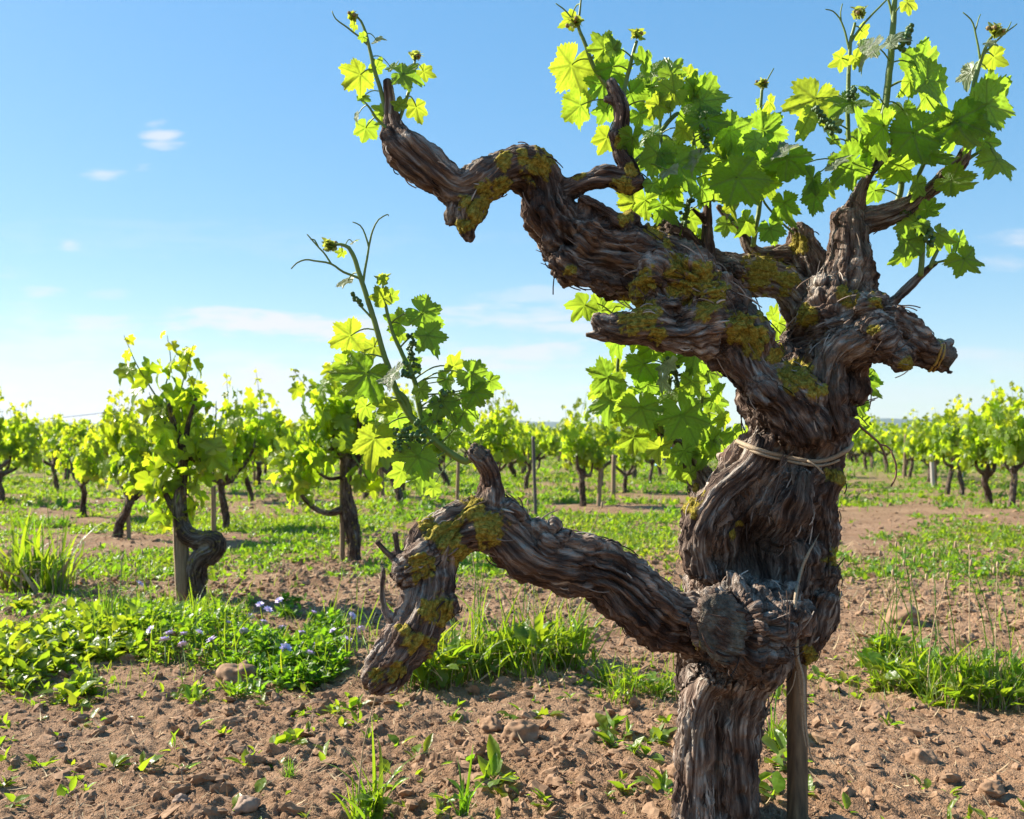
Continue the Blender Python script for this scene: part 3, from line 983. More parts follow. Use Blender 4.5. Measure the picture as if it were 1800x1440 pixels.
def add_leaves(shoot, smb, stems, lst, d0):
    pts = np.concatenate([s[:, :3] for s in stems])
    for e in lst:
        px, py, w, ang, tone = e[:5]
        d = e[5] if len(e) > 5 else d0 + random.uniform(-.05, .05)
        if ang is None:
            ang = random.gauss(270, 42)
        ang += random.uniform(-8, 8)
        a = math.radians(ang)
        big = w > 55
        n = np.array((random.gauss(.25, .40), -1.0, random.gauss(-.05, .40)))
        if tone == "w":
            n = np.array((random.gauss(-.75, .2), -.55, random.gauss(.65, .2)))
        if tone in ("y", "m"):
            n = np.array((random.gauss(.5, .25), -1.0, random.gauss(-.35, .22)))
        if tone == "d":
            n = np.array((random.gauss(-.1, .25), -1.0, random.gauss(.5, .25)))
        if random.random() < .42 and tone != "w":
            n = -n                                   # the underside faces the camera
        tip = np.array((math.cos(a), random.uniform(-.35, .25), math.sin(a)))
        X, Y, Z = axes(n[None], tip[None])
        s = w / 1.70 / F * d
        c = P(px, py, d)
        org = c - Y[0] * s * .25
        M = Matrix([[*(X[0] * s * random.choice((1, -1)) * random.uniform(.92, 1.06))], [*(Y[0] * s)], [*(Z[0] * s)]]).transposed().to_4x4()
        M.translation = Vector(org)
        # petiole from the closest piece of stem
        dd = np.linalg.norm(pts - org, axis=1) + .25 * np.maximum(0, pts[:, 2] - org[2])
        k = pts[dd.argmin()]
        L = np.linalg.norm(org - k)
        if L < .16:
            t = np.linspace(0, 1, 7)[:, None]
            pp = k * (1 - t) + org * t + np.array((0, 0, .14 * L)) * np.sin(PI * t) * (1 if org[2] <= k[2] + .02 else -.4)
            tube(smb, pp, np.linspace(.0013, .0009, 7) * (1 if w > 40 else .7), 5, cap=False)
        LEAVES.append((w, shoot, M, tone))


def bud(shoot, px, py, d, size=26, n=6, tones="ym"):
    """a tuft of half-open tiny leaves at a shoot tip"""
    mb = MB()
    c = P(px, py, d)
    s = size / F * d
    for k in range(n):
        V, q, t, vein = leaf_template(44, 4, 60 + k)
        V = V.copy()
        V[:, 2] += 1.5 * V[:, 0] ** 2 - .3 * V[:, 1] ** 2
        V[:, 0] *= .6
        tip = np.array((random.gauss(0, .9), random.gauss(0, .5), random.uniform(-.1, 1)))
        X, Y, Z = axes(np.array([(random.gauss(0, 1), -1, random.gauss(0, .6))]), tip[None])
        scatter(mb, (V, q, t, vein), c[None], X, Y, Z, s * random.uniform(.5, .8), young=random.uniform(.75, 1), pale=random.uniform(0, .35))
    for k in range(5):
        a = np.array((random.gauss(0, .25), random.gauss(0, .25), random.uniform(-.1, .3))) * s
        ball(mb, c + a, s * random.uniform(.12, .2), 8, 6, mi=1)
    mb.build("shoot_tip", [M_LEAF, M_BUD], shoot)


def tendril(shoot, *lines):
    mb = MB()
    for l in lines:
        stem(mb, l, 5)
    mb.build("tendril", M_STEM, shoot)


def cluster(shoot, pts, r=5.5, n=26, spread=9, d=1.4):
    """flower buds of a young bunch, strung along a little stalk"""
    mb = MB()
    q = catmull(pxb([(*p, 2.0, d) for p in pts]), .003)
    tube(mb, q[:, :3], .0011, 5)
    m = len(q)
    for k in range(n):
        f = (k + .5) / n
        c = q[int(f * (m - 1)), :3]
        sp_ = spread / F * d * (1.15 - .6 * f)
        for _ in range(3):
            o = np.array((random.gauss(0, .55), random.gauss(0, .55), random.gauss(0, .35))) * sp_
            ball(mb, c + o, r * random.uniform(.65, 1.05) / F * d * .62, 8, 6, mi=1)
    mb.build("flower_cluster", [M_STEM, M_BERRY], shoot)


def shoot_of(stems, leaves, d, canes=()):
    mb = MB()
    qs = [stem(mb, s) for s in stems]
    for c in canes:
        n0 = mb.n
        q = catmull(pxb(c), .006)
        tube(mb, q[:, :3], q[:, 3], 8, mi=1)
        qs.append(q)
    o = link(bpy.data.objects.new("shoot", bpy.data.meshes.new("tmp")), vine)
    add_leaves(o, mb, qs, leaves, d)
    o.data = mb.mesh("shoot", [M_STEM, M_CANE])
    return o


# -- shoot on the low arm
S1 = shoot_of(
    [[(834, 800, 6, 1.36), (818, 811, 6.5), (773, 783, 6.5), (742, 750, 6.5), (722, 733, 6.5), (700, 695, 6), (690, 668, 5.5), (672, 613, 5), (658, 564, 5), (637, 498, 4.6), (620, 446, 4), (606, 432, 3.2), (592, 430, 2.5), (580, 433, 2)],
     [(745, 752, 6, 1.37), (736, 710, 5), (728, 668, 4.5), (706, 620, 4), (690, 585, 3.5), (680, 545, 3), (672, 500, 2.2)],
     [(722, 733, 5.5, 1.36), (712, 700, 5), (698, 690, 6)], [(658, 564, 2, 1.36), (640, 545, 2), (630, 532, 2)]],
    [(606, 595, 84, 205, "y", 1.37), (600, 640, 52, 200, "m"), (636, 668, 112, 238, "d", 1.32), (689, 664, 62, 285, "w", 1.30), (697, 566, 54, 150, "g"), (752, 557, 76, 330, "g", 1.35), (756, 597, 66, 300, "d"), (669, 519, 46, 120, "y"), (692, 519, 32, 20, "m"), (673, 491, 26, 90, "y"), (622, 424, 22, 60, "w"), (600, 446, 20, 240, "y"), (606, 495, 42, 220, "w"),
     (800, 637, 54, 70, "y"), (836, 665, 66, 330, "g"), (866, 673, 42, 330, "g"), (838, 697, 62, 300, "d"), (784, 674, 50, 250, "g"), (652, 612, 44, 200, "y"), (656, 783, 86, 262, "y", 1.33), (728, 812, 78, 240, "g", 1.32), (705, 835, 52, 250, "m"), (818, 735, 66, 290, "g"), (782, 712, 60, 300, "g"), (678, 717, 46, 240, "y"), (852, 762, 36, 300, "m"), (742, 842, 58, 265, "g", 1.33), (761, 862, 34, 280, "m"),
     (842, 645, 32, 20, "g"), (700, 740, 46, None, "g"), (760, 740, 48, None, "d"), (795, 770, 46, 320, "g"), (727, 640, 44, 40, "g"), (640, 720, 46, 250, "m"), (742, 690, 44, None, "m"), (757, 825, 34, 290, "w"), (808, 700, 40, None, "d"), (700, 590, 36, 200, "m")], 1.37)
bud(S1, 578, 433, 1.36, 26)
bud(S1, 672, 490, 1.37, 20)
tendril(S1, [(634, 490, 2.6, 1.36), (604, 478, 2.2), (582, 464, 2), (552, 458, 1.7), (537, 457, 1.6), (522, 462, 1.4), (512, 473, 1.2)], [(582, 464, 1.9, 1.36), (568, 443, 1.6), (553, 427, 1.4), (540, 412, 1.2)], [(560, 434, 1.5, 1.36), (553, 422, 1.3), (546, 421, 1)])
tendril(S1, [(638, 497, 2.6, 1.36), (643, 465, 2.3), (648, 435, 2), (655, 405, 1.7), (666, 386, 1.4), (681, 377, 1.1), (683, 380, 1)], [(648, 435, 1.9, 1.36), (642, 412, 1.6), (633, 396, 1.3), (620, 390, 1.1)])
cluster(S1, [(726, 590), (724, 620), (728, 640)], 7, 14, 10, 1.35)
cluster(S1, [(634, 533), (624, 523), (617, 514)], 6, 8, 6, 1.36)
cluster(S1, [(740, 760), (715, 770), (700, 800)], 8.5, 24, 26, 1.33)
cluster(S1, [(720, 640), (710, 660), (735, 655)], 7, 8, 10, 1.35)
cluster(S1, [(790, 690), (775, 705), (764, 745)], 7.5, 14, 18, 1.35)

# -- shoots at the tip of the high arm
S2 = shoot_of(
    [[(690, 232, 4, 1.42), (680, 205, 4), (674, 178, 4), (665, 145, 3.8), (656, 115, 3.6), (650, 85, 3.2), (643, 60, 2.8), (635, 38, 2.2), (624, 26, 1.8)],
     [(700, 215, 3.6, 1.42), (706, 200, 3.4), (716, 170, 3.2), (724, 140, 2.8), (730, 105, 2)],
     [(692, 236, 3, 1.41), (680, 226, 2.6), (660, 207, 2.4), (650, 190, 2), (641, 180, 1.6)]],
    [(626, 138, 74, 215, "y", 1.43), (716, 133, 62, 345, "d", 1.40), (749, 128, 36, 330, "y"), (733, 195, 47, 285, "y"), (642, 232, 48, 262, "m"), (641, 173, 30, 330, "d"), (627, 208, 28, 235, "w"), (669, 195, 40, 140, "m"), (664, 114, 36, 80, "m"), (666, 70, 30, 5, "w"), (636, 66, 20, 190, "m"), (620, 45, 24, 200, "y"), (703, 182, 34, 100, "m"), (690, 120, 30, 320, "d"), (676, 214, 30, 280, "g")], 1.43)
bud(S2, 620, 30, 1.42, 20)
bud(S2, 732, 100, 1.42, 18)
tendril(S2, [(648, 80, 2.2, 1.42), (628, 62, 1.8), (606, 45, 1.6), (590, 33, 1.3), (584, 20, 1)])

# -- shoots of the bent upper spur
S3 = shoot_of(
    [[(1092, 190, 5, 1.47), (1078, 165, 5, 1.48), (1058, 140, 4.5), (1041, 112, 4), (1028, 75, 3.6), (1017, 47, 3), (1020, 15, 2), (1022, -15, 1.5)],
     [(1092, 195, 4.4, 1.47), (1098, 155, 4.2), (1109, 110, 3.6), (1119, 72, 2.8)],
     [(1100, 300, 4, 1.47), (1140, 260, 4, 1.49), (1190, 200, 4, 1.5), (1215, 230, 3.6, 1.5), (1222, 280, 3.4)],
     [(1180, 420, 4, 1.5), (1178, 380, 4), (1184, 340, 3.5), (1172, 290, 3), (1160, 220, 3), (1175, 160, 2.5)],
     [(1172, 425, 4, 1.52), (1160, 395, 3.4), (1130, 365, 3)],
     [(1203, 430, 4, 1.52), (1205, 390, 3.6), (1212, 350, 3)]],
    [(1000, 37, 42, 210, "y"), (997, 128, 98, 245, "y", 1.50), (1020, 198, 82, 275, "m", 1.47), (1057, 78, 62, 130, "m"), (1077, 79, 46, 100, "m"), (1060, 117, 58, 200, "g"), (1083, 126, 72, 300, "g"), (1053, 154, 64, 220, "d"), (1062, 200, 52, 250, "g"), (1064, 250, 56, 250, "y"), (1110, 252, 62, 280, "m"), (1112, 172, 60, 280, "g"), (1135, 104, 56, 40, "g"), (1151, 134, 68, 300, "d"), (1145, 164, 64, 260, "g"), (1185, 125, 58, 60, "g"),
     (1215, 130, 40, 20, "y"), (1176, 166, 66, 215, "y", 1.42), (1153, 192, 62, 235, "y", 1.42), (1247, 176, 102, 10, "g", 1.45), (1252, 214, 92, 330, "d", 1.43), (1182, 254, 62, 260, "g"), (1140, 240, 52, 200, "d"), (1154, 282, 84, 260, "m", 1.44), (1222, 287, 60, 280, "w", 1.42), (1168, 304, 54, 215, "w", 1.42), (1198, 298, 106, 285, "d", 1.44), (1294, 238, 92, 340, "g"), (1306, 326, 118, 310, "g", 1.42), (1288, 370, 64, 250, "y"), (1257, 338, 50, 250, "m"),
     (1106, 360, 78, 200, "y", 1.54), (1135, 362, 62, 280, "m"), (1169, 369, 62, 300, "g"), (1182, 338, 60, 260, "m"), (1215, 390, 50, 290, "m"), (1185, 419, 44, 270, "g"), (1231, 422, 44, 300, "m"), (1235, 250, 60, None, "m"), (1210, 215, 56, None, "g"), (1270, 285, 62, None, "g"), (1240, 340, 60, None, "g"), (1205, 170, 52, None, "m"), (1225, 150, 56, 40, "g"), (1130, 205, 50, None, "g"), (1150, 330, 46, None, "g"), (1098, 215, 44, None, "g"),
     (1268, 250, 70, None, "m"), (1200, 235, 50, None, "y"), (1128, 285, 50, 240, "g"), (1245, 300, 56, 250, "m")], 1.49)
bud(S3, 1012, 40, 1.48, 22)
bud(S3, 1119, 62, 1.47, 22)
tendril(S3, [(1013, 46, 2, 1.48), (1002, 28, 1.6), (990, 15, 1.4), (977, 6, 1)])
cluster(S3, [(1232, 225), (1240, 245), (1238, 270)], 7, 12, 12, 1.43)
cluster(S3, [(1208, 350), (1204, 375), (1202, 400)], 6, 12, 10, 1.5)

# -- middle shoot beside the mossy stub
S4 = shoot_of(
    [[(1324, 432, 5, 1.56), (1328, 405, 4.6), (1335, 355, 4.4), (1334, 300, 4.2), (1333, 250, 4), (1336, 200, 3.4), (1340, 155, 2.6)],
     [(1395, 410, 2.2, 1.56), (1375, 392, 2), (1350, 365, 2), (1338, 345, 2)]],
    [(1356, 410, 60, 290, "g"), (1379, 367, 68, 280, "g"), (1354, 232, 92, 350, "g"), (1356, 184, 40, 340, "y"), (1333, 181, 20, 200, "m"), (1383, 290, 98, 255, "d", 1.46), (1385, 262, 62, 60, "w", 1.44), (1322, 250, 50, 200, "d"), (1330, 300, 70, None, "g"), (1300, 290, 60, None, "g"), (1350, 330, 66, None, "m"), (1310, 395, 52, 250, "m"), (1362, 300, 60, 280, "g"), (1276, 400, 46, 260, "g"), (1340, 265, 50, None, "g")], 1.53)
bud(S4, 1340, 148, 1.53, 20)
tendril(S4, [(1341, 158, 1.6, 1.53), (1350, 138, 1.3), (1360, 120, 1)])

# -- crown on the branching head
S5 = shoot_of(
    [[(1575, 256, 6, 1.50), (1550, 225, 6.5, 1.49), (1556, 188, 6.5), (1562, 140, 6.2), (1566, 103, 6), (1570, 50, 5.4), (1573, -5, 4.6), (1575, -40, 4)],
     [(1500, 300, 4, 1.51), (1492, 250, 4), (1490, 200, 4), (1491, 156, 4), (1493, 110, 3.6), (1495, 75, 3.2), (1503, 40, 2.6)],
     [(1588, 366, 4.5, 1.52), (1600, 340, 4.5), (1618, 300, 4), (1640, 250, 3.6), (1650, 200, 3)],
     [(1576, 362, 6, 1.53), (1584, 330, 5.5), (1582, 295, 5), (1580, 265, 4.5)]],
    [(1428, 190, 112, 255, "y", 1.50), (1489, 184, 80, 215, "d", 1.47), (1475, 106, 44, 240, "y"), (1507, 106, 38, 330, "y"), (1525, 92, 72, 250, "w", 1.45), (1519, 58, 42, 330, "y"), (1570, 68, 54, 30, "w", 1.46), (1600, 7, 46, 340, "y"), (1625, 110, 90, 30, "g", 1.5), (1642, 154, 118, 340, "g", 1.46), (1625, 182, 84, 280, "m"), (1531, 160, 58, 60, "g"), (1520, 240, 108, 200, "g", 1.43), (1552, 236, 92, 300, "m", 1.42), (1487, 297, 98, 230, "g", 1.42), (1472, 285, 56, 60, "w", 1.41), (1425, 322, 64, 230, "g", 1.45),
     (1431, 354, 66, 262, "g"), (1466, 215, 46, 60, "w"), (1609, 250, 106, 285, "g", 1.43), (1645, 276, 84, 300, "d", 1.44), (1575, 303, 74, 270, "m"), (1612, 332, 52, 270, "m"), (1534, 342, 48, 260, "g"), (1400, 300, 50, 260, "g"), (1590, 200, 60, None, "d"), (1560, 290, 60, None, "g"), (1595, 150, 60, None, "m"), (1500, 250, 60, None, "g"), (1650, 215, 60, None, "g"), (1590, 280, 64, None, "d"), (1470, 250, 52, None, "g"), (1540, 200, 50, None, "m"), (1460, 330, 40, 280, "m")], 1.49)
bud(S5, 1511, 25, 1.51, 24)
tendril(S5, [(1493, 88, 2.6, 1.51), (1490, 75, 2.2), (1484, 50, 1.8), (1476, 32, 1.5), (1465, 20, 1.2), (1451, 17, 1)], [(1479, 37, 1.6, 1.51), (1478, 22, 1.3), (1481, 7, 1)])
tendril(S5, [(1494, 78, 2.6, 1.51), (1512, 50, 2.2), (1534, 25, 1.9), (1556, 2, 1.6), (1568, -12, 1.2)])
tendril(S5, [(1571, 40, 3, 1.49), (1565, 12, 2.4), (1558, -10, 2)])
cluster(S5, [(1582, 85), (1592, 68), (1601, 44)], 8, 13, 8, 1.46)
cluster(S5, [(1466, 230), (1450, 212), (1432, 188)], 7.5, 16, 9, 1.44)
cluster(S5, [(1492, 170), (1498, 158), (1502, 150)], 7, 7, 7, 1.46)

S6 = shoot_of(
    [[(1698, 265, 5, 1.48), (1697, 235, 5), (1702, 200, 5), (1710, 160, 4.6), (1718, 125, 4), (1726, 100, 3.4), (1738, 72, 2.6), (1748, 60, 2)],
     [(1660, 312, 4, 1.49), (1690, 290, 3.5), (1720, 268, 3), (1745, 262, 2.4)]],
    [(1662, 220, 62, 200, "m"), (1687, 227, 116, 275, "g", 1.44), (1720, 238, 82, 310, "g", 1.46), (1750, 188, 114, 345, "g", 1.48), (1760, 290, 84, 280, "d", 1.47), (1682, 323, 82, 310, "d", 1.44), (1750, 103, 54, 340, "y"), (1704, 133, 56, 235, "w"), (1741, 74, 26, 20, "w"), (1715, 180, 44, 30, "m"), (1735, 255, 50, 290, "d"), (1670, 250, 56, None, "g")], 1.48)
bud(S6, 1750, 56, 1.48, 24)
tendril(S6, [(1723, 105, 2.2, 1.48), (1718, 75, 1.8), (1713, 50, 1.6), (1706, 34, 1.3), (1693, 22, 1)], [(1714, 55, 1.5, 1.48), (1719, 38, 1.2), (1724, 25, .9)])
tendril(S6, [(1728, 97, 2.2, 1.48), (1748, 76, 1.8), (1766, 59, 1.5), (1788, 42, 1)], [(1766, 59, 1.4, 1.48), (1774, 47, 1.2), (1778, 38, .9)])

S7 = shoot_of(
    [[(1618, 485, 5, 1.48), (1620, 460, 5), (1622, 425, 4.6), (1624, 390, 4), (1628, 360, 3)], [(1642, 463, 2.2, 1.48), (1660, 458, 2), (1675, 455, 1.8)],
     [(1635, 470, 4, 1.48), (1641, 455, 3.5), (1648, 440, 3)]],
    [(1638, 366, 46, 20, "g"), (1600, 394, 66, 200, "m"), (1594, 434, 72, 262, "g", 1.46), (1588, 447, 56, 230, "m"), (1655, 415, 50, 330, "m"), (1688, 430, 48, 300, "g"), (1702, 464, 74, 292, "d", 1.45), (1640, 440, 40, 300, "m"), (1620, 400, 36, None, "g"), (1672, 420, 40, 320, "g")], 1.49)
cluster(S7, [(1622, 395), (1632, 412), (1640, 430)], 8, 12, 14, 1.46)

# -- foliage behind the trunk
S8 = shoot_of(
    [[(1166, 766, 6, 1.67), (1160, 740, 5.5, 1.66), (1172, 705, 5, 1.66), (1176, 660, 4.6), (1170, 620, 4), (1150, 580, 3)],
     [(1200, 790, 4, 1.68), (1225, 740, 4), (1235, 690, 3.5), (1240, 640, 3)],
     [(1165, 768, 4.5, 1.67), (1130, 730, 4), (1100, 690, 3.6), (1085, 650, 3), (1090, 600, 2.6), (1075, 550, 2.4)],
     [(1205, 795, 3.5, 1.69), (1240, 780, 3), (1270, 760, 2.6)]],
    [(1023, 543, 56, 230, "m"), (1062, 538, 64, 60, "m"), (1100, 530, 36, 20, "g"), (1061, 670, 86, 220, "g", 1.63), (1120, 643, 84, 200, "d", 1.62), (1174, 645, 44, 280, "w", 1.60), (1162, 672, 42, 260, "w", 1.60), (1228, 628, 96, 320, "g", 1.64), (1085, 652, 50, 250, "y"), (1071, 716, 76, 255, "g"), (1131, 726, 92, 285, "d", 1.60), (1207, 743, 104, 290, "d", 1.60), (1138, 684, 60, 270, "g"), (1158, 793, 58, 265, "y", 1.63), (1113, 778, 66, 250, "m"), (1260, 712, 70, 300, "g"), (1273, 742, 42, 300, "y"),
     (1290, 767, 54, 290, "m"), (1256, 785, 74, 280, "g", 1.65), (1238, 802, 68, 250, "m"), (1193, 828, 56, 270, "g"), (1144, 602, 64, 100, "m"), (1082, 608, 62, 220, "g"), (1180, 600, 60, 60, "m"), (1205, 590, 56, 40, "m"), (1100, 745, 66, 250, "m"), (1180, 700, 60, None, "g"), (1215, 680, 66, None, "m"), (1250, 660, 60, None, "g"), (1160, 620, 50, None, "g"), (1095, 700, 56, None, "m"), (1045, 690, 40, 200, "m"), (1145, 750, 60, None, "m"), (1205, 800, 56, None, "g"), (1265, 690, 46, None, "m"), (1236, 745, 56, None, "m"), (1120, 600, 46, None, "y"), (1212, 836, 36, 270, "m"), (1185, 640, 56, None, "m"), (1140, 560, 36, None, "y"), (1275, 800, 46, 280, "m")], 1.67)
cluster(S8, [(1176, 640), (1186, 660), (1190, 680)], 6.5, 10, 10, 1.62)
shoot_of([[(1470, 800, 4, 1.66), (1490, 760, 4), (1505, 710, 3.6), (1515, 660, 3)]],
         [(1526, 675, 62, 300, "g"), (1509, 716, 66, 290, "g"), (1510, 752, 58, 280, "m"), (1536, 660, 36, 310, "d"), (1500, 690, 48, 260, "g")], 1.66)
shoot_of([[(1380, 640, 4, 1.66), (1372, 600, 3.6), (1366, 560, 3)]],
         [(1367, 575, 50, 270, "m"), (1372, 605, 48, 250, "m"), (1362, 550, 38, 60, "m")], 1.66)

# the hundred largest leaves are parts of their shoots, the smaller ones one mass
order = sorted(LEAVES, key=lambda e: -e[0])
for k, (w, s, M, tone) in enumerate(order[:100]):
    o = bpy.data.objects.new("leaf", hero_mesh(random.randrange(11), tone))
    link(o, s)
    o.matrix_basis = M
small = MB()
for (w, s, M, tone) in order[100:]:
    V, q, t, vein = MID_LEAF[random.randrange(4)]
    A = np.array(M)
    yv = {"g": .15, "d": .02, "y": .62, "m": .36, "w": .15}[tone]
    small.add(V @ A[:3, :3].T + A[:3, 3], q, t, vein=vein, young=np.full(len(V), yv), pale=np.full(len(V), .6 if tone == "w" else 0))
so_ = small.build("small_leaves", M_LEAF, vine)
so_["kind"] = "stuff"
# dry tendril behind the trunk, shed canes
mb = MB()
stem(mb, [(1494, 728, 2.6, 1.56), (1510, 748, 2.6), (1530, 765, 2.4), (1547, 782, 2.2), (1556, 802, 1.8), (1560, 815, 1.2)], 5)
stem(mb, [(1566, 792, 1.6, 1.56), (1574, 815, 2), (1574, 838, 2), (1566, 855, 1.6)], 5)
stem(mb, [(1547, 782, 2, 1.56), (1558, 784, 1.8), (1566, 792, 1.6)], 5)
mb.build("dry_tendril", M_CANE, vine)

# ------------------------------------------------------------------ ties and stake of the old vine
mb = MB()
fr = [hit(x, y, .004) for x, y in [(1296, 776), (1312, 783), (1330, 790), (1350, 796), (1372, 801), (1395, 806), (1418, 810), (1440, 811), (1462, 806), (1480, 797), (1490, 790)]]
c = P(1393, 795, 1.53)
back = [c + np.array((.096 * math.cos(a), .10 * math.sin(a), .01 * math.cos(a) + .004)) for a in np.linspace(.15, PI - .15, 9)]
ring = catmull(np.array([np.r_[p, .0036] for p in fr + back + [fr[0]]]), .006)
tube(mb, ring[:, :3], .0036 + .0012 * noise3(ring[:, :3] * 40), 7)
ring2 = ring[:int(len(ring) * .36), :3] + np.array((.002, -.004, -.006))
tube(mb, ring2, .0022, 6)
tube(mb, catmull(np.array([fr[6] + (0, -.004, 0), fr[6] + (.012, -.01, -.008), fr[6] + (.02, -.012, -.018)]), .004), .0017, 5)
tag(mb.build("twine", M_RAFFIA), "pale twisted raffia twine tied round the old vine's trunk", "twine")

mb = MB()


def ribbon(mb, pts, w, th=.0012, **at):
    p = catmull(np.array(pts, float), .008)
    t, u, v = frames(p)
    side = unit(np.cross(t, np.array((0, 1.0, 0))))
    nn = np.cross(side, t)
    ww = (np.interp(np.linspace(0, 1, len(p)), np.linspace(0, 1, len(w)), w))[:, None]
    A = np.stack([p - side * ww, p - nn * th, p + side * ww, p + nn * th], 1)
    m = len(p)
    i, j = np.meshgrid(np.arange(m - 1), np.arange(4), indexing="ij")
    mb.add(A.reshape(-1, 3), np.stack([i * 4 + j, i * 4 + (j + 1) % 4, (i + 1) * 4 + (j + 1) % 4, (i + 1) * 4 + j], -1).reshape(-1, 4), **at)


ribbon(mb, [hit(1440, 938, .006), hit(1420, 975, .008), hit(1408, 1005, .008), hit(1400, 1040, .008), hit(1397, 1068, .01)], [.0004, .0022, .0030, .0032, .0026])
tag(mb.build("raffia_strip", M_RAFFIA), "frayed grey raffia strip stuck to the trunk above the sawn burl", "raffia strip")
mb = MB()
sd = 1.42
ribbon(mb, [P(1402, 1105, sd), P(1400, 1145, sd), P(1406, 1190, sd), P(1411, 1240, sd), P(1412, 1280, sd), P(1417, 1312, sd)], [.0028, .0036, .0034, .0026, .0018, .0006])
ribbon(mb, [P(1400, 1150, sd - .004), P(1412, 1195, sd - .006), P(1414, 1250, sd - .004), P(1424, 1325, sd), P(1436, 1345, sd + .02)], [.002, .003, .002, .0012, .0006])
ribbon(mb, [P(1399, 1180, sd - .002), P(1394, 1205, sd - .004), P(1384, 1222, sd)], [.001, .001, .0006])
tag(mb.build("raffia_tail", M_RAFFIA), "long dry raffia tail hanging down in front of the dark stake", "raffia tail")
mb = MB()
c = P(1642, 622, 1.465)
for dx, w in ((0, .0026), (.005, .0018)):
    a = np.linspace(0, 2 * PI, 40, endpoint=True)
    ax_ = unit(np.array((.96, -.12, -.15)))
    e1 = unit(np.cross(ax_, (0, 1, 0)))
    e2 = np.cross(ax_, e1)
    ring_ = []
    for t_ in a:
        dr = math.cos(t_) * e1 + math.sin(t_) * e2
        o_ = c + ax_ * dx + dr * .07
        h_ = bvh.ray_cast(Vector(o_), Vector(-dr), .07)
        ring_.append((np.array(h_[0]) if h_[0] is not None else c + ax_ * dx + dr * .024) + dr * .0012)
    ring_ = np.array(ring_)
    tube(mb, (ring_ + np.roll(ring_, 1, 0) + np.roll(ring_, -1, 0)) / 3, w * .8, 6, cap=False)
tag(mb.build("yellow_tie", M_YTIE), "faded yellow tie wound round the sawn-off end of the short arm", "tie")


def stake(name, p0, p1, r, mat, label, cat="stake", group=None, sides=7, jag=True):
    t = np.linspace(0, 1, 26)[:, None]
    p = np.asarray(p0) * (1 - t) + np.asarray(p1) * t
    p = p + .15 * r * np.stack([noise3(p * 8 + 1), noise3(p * 8 + 7), 0 * t[:, 0]], -1)
    mb = MB()
    n = 14
    fr_t, u, v = frames(p)
    a = np.arange(n) * 2 * PI / n
    prof = 1 + .13 * np.cos(4 * (a + .4)) + .05 * np.cos(7 * a)
    ring = p[:, None] + r * prof[None, :, None] * (np.cos(a)[None, :, None] * u[:, None] + np.sin(a)[None, :, None] * v[:, None])
    ring[-1] += np.stack([0 * a, 0 * a, (.25 * r * np.cos(a * 2 + 1) if jag else 0 * a)], -1)
    i, j = np.meshgrid(np.arange(len(p) - 1), np.arange(n), indexing="ij")
    q = np.stack([i * n + j, i * n + (j + 1) % n, (i + 1) * n + (j + 1) % n, (i + 1) * n + j], -1).reshape(-1, 4)
    k = np.arange(n)
    V = np.vstack([ring.reshape(-1, 3), p[-1]])
    mb.add(V, q, np.stack([(len(p) - 1) * n + k, (len(p) - 1) * n + (k + 1) % n, np.full(n, len(V) - 1)], -1))
    me = mb.mesh(name, mat)
    md = bpy.data.objects.new(name, me)
    C.objects.link(md)
    return tag(md, label, cat, group)


b0, b1 = P(1402, 1475, 1.545), P(1391, 520, 1.705)
stake("stake", b0, b1, .0145, M_DSTAKE, "dark brown square-cut stake standing behind the old vine's trunk")

# ------------------------------------------------------------------ vines of the field
def foliage(mb, shoots, spacing, size, r_, outc, fork=1):
    """leaves alternating along shoots; outc = axis point of the plant"""
    O, Nn, T, S, Yg = [], [], [], [], []
    for q in shoots:
        q = catmull(np.asarray(q, float), .012)
        L = np.linalg.norm(np.diff(q, axis=0), axis=1).sum()
        m = len(q)
        tube(mb, q, np.linspace(.0045, .0012, m), 5, cap=False, mi=1)
        n = max(3, int(L / spacing))
        for k in range(n):
            f = (k + r_.uniform(.1, .9)) / n
            c = q[min(m - 1, int(f * m))]
            for _ in range(fork):
                s = size * r_.uniform(.75, 1.2) * (1.0 if f < .62 else 1 - .72 * (f - .62) / .38)
                a = r_.uniform(0, 2 * PI)
                out = np.array((math.cos(a), math.sin(a), r_.uniform(-.45, .5)))
                O.append(c + out * s * r_.uniform(.35, 1.0))
                S.append(s)
                Nn.append(out * .7 + np.array((0, 0, .45)) + r_.normal(0, .45, 3))
                T.append(out * .6 + np.array((0, 0, -.7)) + r_.normal(0, .4, 3))
                Yg.append(np.clip(r_.normal(.22, .16) + (.8 * (f - .55) / .45 if f > .55 else 0), 0, 1))
    O, Nn, T, S, Yg = map(np.array, (O, Nn, T, S, Yg))
    w = r_.integers(0, 4, len(O))
    for k in range(4):
        i = w == k
        if i.any():
            X, Y, Z = axes(Nn[i], T[i])
            scatter(mb, FIELD_LEAF[k], O[i], X, Y, Z, S[i] / 1.35, young=Yg[i], pale=0)


def plant(name, label, cat, loc, branches, shoots, seed, voxel=.006, spacing=.036, size=.085, group=None, fork=2, lich_amt=.25):
    r_ = np.random.default_rng(seed)
    o = thing(name, label, cat, loc, group)
    wood_mesh(branches, [], voxel, .8, lich_amt=lich_amt, seed=seed, smooth=4, grey=.25).build("trunk", M_BARK2, o)
    mb = MB()
    foliage(mb, shoots, spacing, size, r_, None, fork)
    mb.build("foliage", [M_FIELD, M_STEM], o)
    return o


